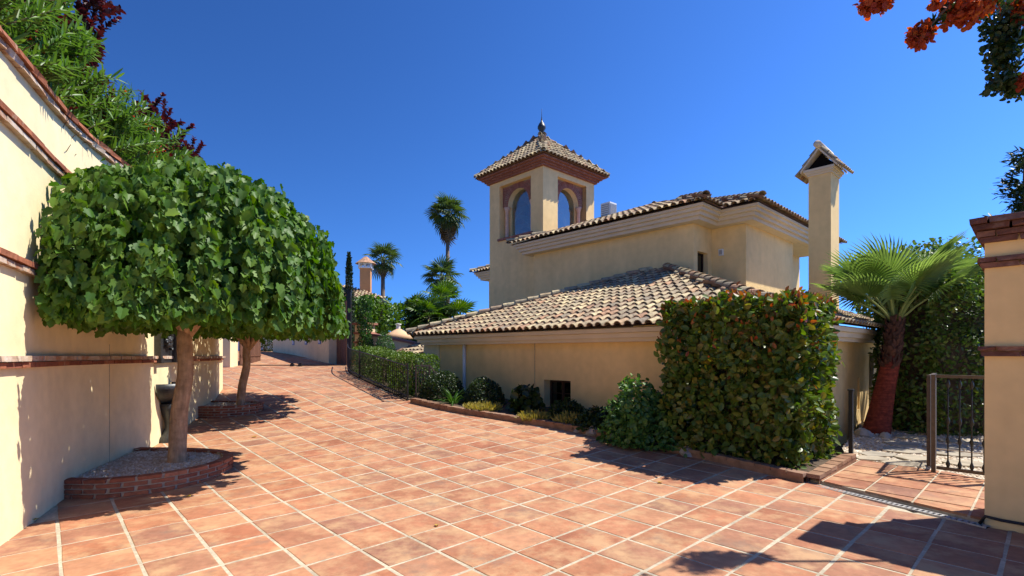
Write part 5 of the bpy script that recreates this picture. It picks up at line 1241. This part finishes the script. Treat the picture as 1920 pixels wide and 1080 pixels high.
# ivy on the gate post, slim cypress
def column_plant(name, loc, h, rad, n, size, mat, label, taper=.7, cat='tree', tmpl=T_SMALL):
    o = empty(name, loc, 0, label, cat); z = RNG.random(n)**.9; a = RNG.uniform(0, 6.283, n); r = rad*(1-taper*z)*(1-.5*RNG.random(n)**2)*(1+.25*np.sin(z*23+a*2))
    P = np.stack([r*np.cos(a), r*np.sin(a), z*h], 1); d = np.stack([np.cos(a), np.sin(a), 0*a+.3], 1)
    leaves('crown', P, rdir(n)*.5+np.array([0, 0, .6])+d*.3, nrm(d+RNG.normal(size=(n, 3))*.4), size*RNG.uniform(.7, 1.2, n), tmpl, mat, o)
    mb = MB(); mb.tube([(0, 0, -.2), (0, 0, h*.9)], [.06, .01], 6); mb.build('trunk', m_twig, o); return o
column_plant('ivy_column', (-5.66, 19.35, ZD(19)-.1), 2.7, .26, 2600, .08, l_mid, 'pale ivy climbing beside the tall black gate post', .15, 'climber')
column_plant('cypress', (-7.25, 22.3, 1.2), 4.8, .42, 2600, .10, l_con, 'slim dark cypress spire behind the gate post', .93)
# ================================================================== FAR TREES, PALMS AND NEIGHBOUR
leafy_tree('round_tree', (-8.0, 29.0, 0), 5.3, 2.3, 5200, .20, l_tree, 'dense rounded green tree between gate post and palms', zc=.60, hz=.42, tmpl=T_OVAL, tr=.2)
leafy_tree('round_tree', (-5.6, 30.5, 0), 4.9, 2.0, 3600, .20, l_dark, 'darker tree filling the gap below the palm cluster', zc=.6, hz=.42, tmpl=T_OVAL, tr=.2)
FF = [fan_mesh('frond', 1.0, 18, l_farp, 240, .38, 40+s, .75, .03) for s in range(2)]
FD = [fan_mesh('dead_frond', .85, 14, l_dead, 200, .7, 50, .6, .03, m_twig)]
FG = [fan_mesh('frond', 1.0, 18, l_tree, 240, .30, 60+s, .75, .03) for s in range(2)]
def fan_palm(loc, h, label, n=30, sc=1.0, lean=(0, 0), tr=.16, fm=FF, dead=8, skirt=.25):
    o = empty('tall_palm', loc, 0, label, 'palm tree', 'fan palms behind the villa'); mb = MB(); mb.tube([(0, 0, -.3), (lean[0]*.5, lean[1]*.5, h*.5), (lean[0], lean[1], h)], [tr*1.3, tr, tr*.85], 10, wob=.05); mb.build('trunk', m_greytrunk, o, True)
    top = (lean[0], lean[1], h)
    for k in range(n):
        el = R(-55+135*((k+.5)/n)); q = bpy.data.objects.new('frond', fm[k % 2]); link(q, o); q.matrix_basis = frond_matrix(top, k*2.4, el, random.uniform(-.4, .4), sc*random.uniform(.85, 1.1))
    for k in range(dead):
        q = bpy.data.objects.new('dead_frond', FD[0]); link(q, o); q.matrix_basis = frond_matrix((top[0], top[1], h-random.uniform(.1, skirt)), k*2.1, R(-62-random.uniform(0, 22)), 0, sc*random.uniform(.8, 1.0))
    return o
fan_palm((-4.75, 37, 0), 11.7, 'tallest palm with a drooping crown left of the tower', 34, 1.0, (0, 0), .15, dead=26, skirt=1.0)
fan_palm((-10.3, 40, 0), 8.9, 'slender palm standing behind the neighbour chimney', 22, 1.0, (0, 0), .17, dead=4)
fan_palm((-4.9, 35, 0), 6.7, 'shorter palm directly below the tallest palm crown', 24, .95, (0, 0), .16, dead=4)
for x, y, h, lab in ((-5.9,31,3.9,'low bright palm at the left of the palm cluster'),(-4.2,31,4.7,'low bright palm in the middle of the palm cluster'),(-3.2,30.5,3.5,'low bright palm at the right beside the villa roof'),(-4.9,29.5,3.6,'low bright palm in front of the palm cluster')):
    fan_palm((x, y, 0), h, lab, 20, .95, (0, 0), .15, FG, 2)
NH = empty('neighbour_house', (-10.6, 34.5, 0), R(8), 'neighbour house with orange chimney and tiled roof far behind', 'house')
mb = MB(); mb.box((-4, -1.5, -.3), (1.6, 4, 5.0)); mb.build('wall', m_orange, NH)
mb = MB(); mb.box((-4.2, -1.75, 5.0), (1.85, 4.2, 5.12)); mb.build('eave_board', material('teal_board', [(.22,.34,.32)], noise=None, rough=.7), NH)
mb = MB(); mb.add([(-4.3, -1.9, 5.12), (2.0, -1.9, 5.12), (2.0, 4.3, 5.12), (-4.3, 4.3, 5.12), (-1.2, 1.2, 6.3), (-1.1, 1.2, 6.3)], [(0, 1, 5, 4), (1, 2, 5), (2, 3, 4, 5), (3, 0, 4)]); nr_ = mb.build('roof', m_pan, NH)
bpy.context.view_layer.update()
C, Pn = tile_frames((-4.3, -1.9), (0, 1), 6.3, 3.1, .38, 5.12, h=lambda x, y: .38*min(y+1.9, x+4.3, 2-x)); lay_tiles(nr_, C, Pn)
mb = MB(); mb.box((.15, -.2, 5.0), (.85, .5, 7.35)); ch = mb.build('chimney', m_orange, NH)
mb = MB(); mb.box((.05, -.3, 7.35), (.95, .6, 7.45)); mb.box((.05, -.3, 7.65), (.95, .6, 7.72)); mb.build('chimney_cornice', m_white, ch)
mb = MB()
for x, y in ((.12, -.22), (.88, -.22), (.12, .52), (.88, .52), (.5, -.22), (.5, .52)): mb.box((x-.06, y-.06, 7.45), (x+.06, y+.06, 7.65))
mb.build('vent_posts', m_white, ch)
mb = MB(); mb.lathe([(.72, 7.70), (.40, 7.95), (.10, 8.2), (0, 8.22)], (.5, .15, 0), 12); mb.build('cap', m_tile, ch)

# fallen leaves on the drive
fm_ = bpy.data.meshes.new('fallen_leaf'); fm_.from_pydata([tuple(p) for p in T_LOBE[0]], [], T_LOBE[1]); fm_.materials.append(leafmat('dry_leaf', [(.45,.30,.04),(.50,.36,.06)], rough=.7)); fm_.update()
for px, py, sz, lab in ((66,976,.10,'yellow fallen leaf at the foot of the left garden wall'),(350,932,.06,'small dry leaf on the paving before the larger planter'),(480,800,.07,'dry leaf on the paving right of the planters'),(1240,905,.06,'dry leaf lying in the hedge shadow on the drive'),(820,985,.05,'tiny dry leaf alone on the open foreground paving')):
    d = 1504/(py-660); d = (EYE-ZD(d))*FPX/(py-660); o = bpy.data.objects.new('fallen_leaf', fm_); link(o); o.location = ((px-960)/FPX*d, d, ZD(d)+.008); o.rotation_euler = (.15, .1, px); o.scale = (sz, sz, sz); tag(o, lab, 'leaf')
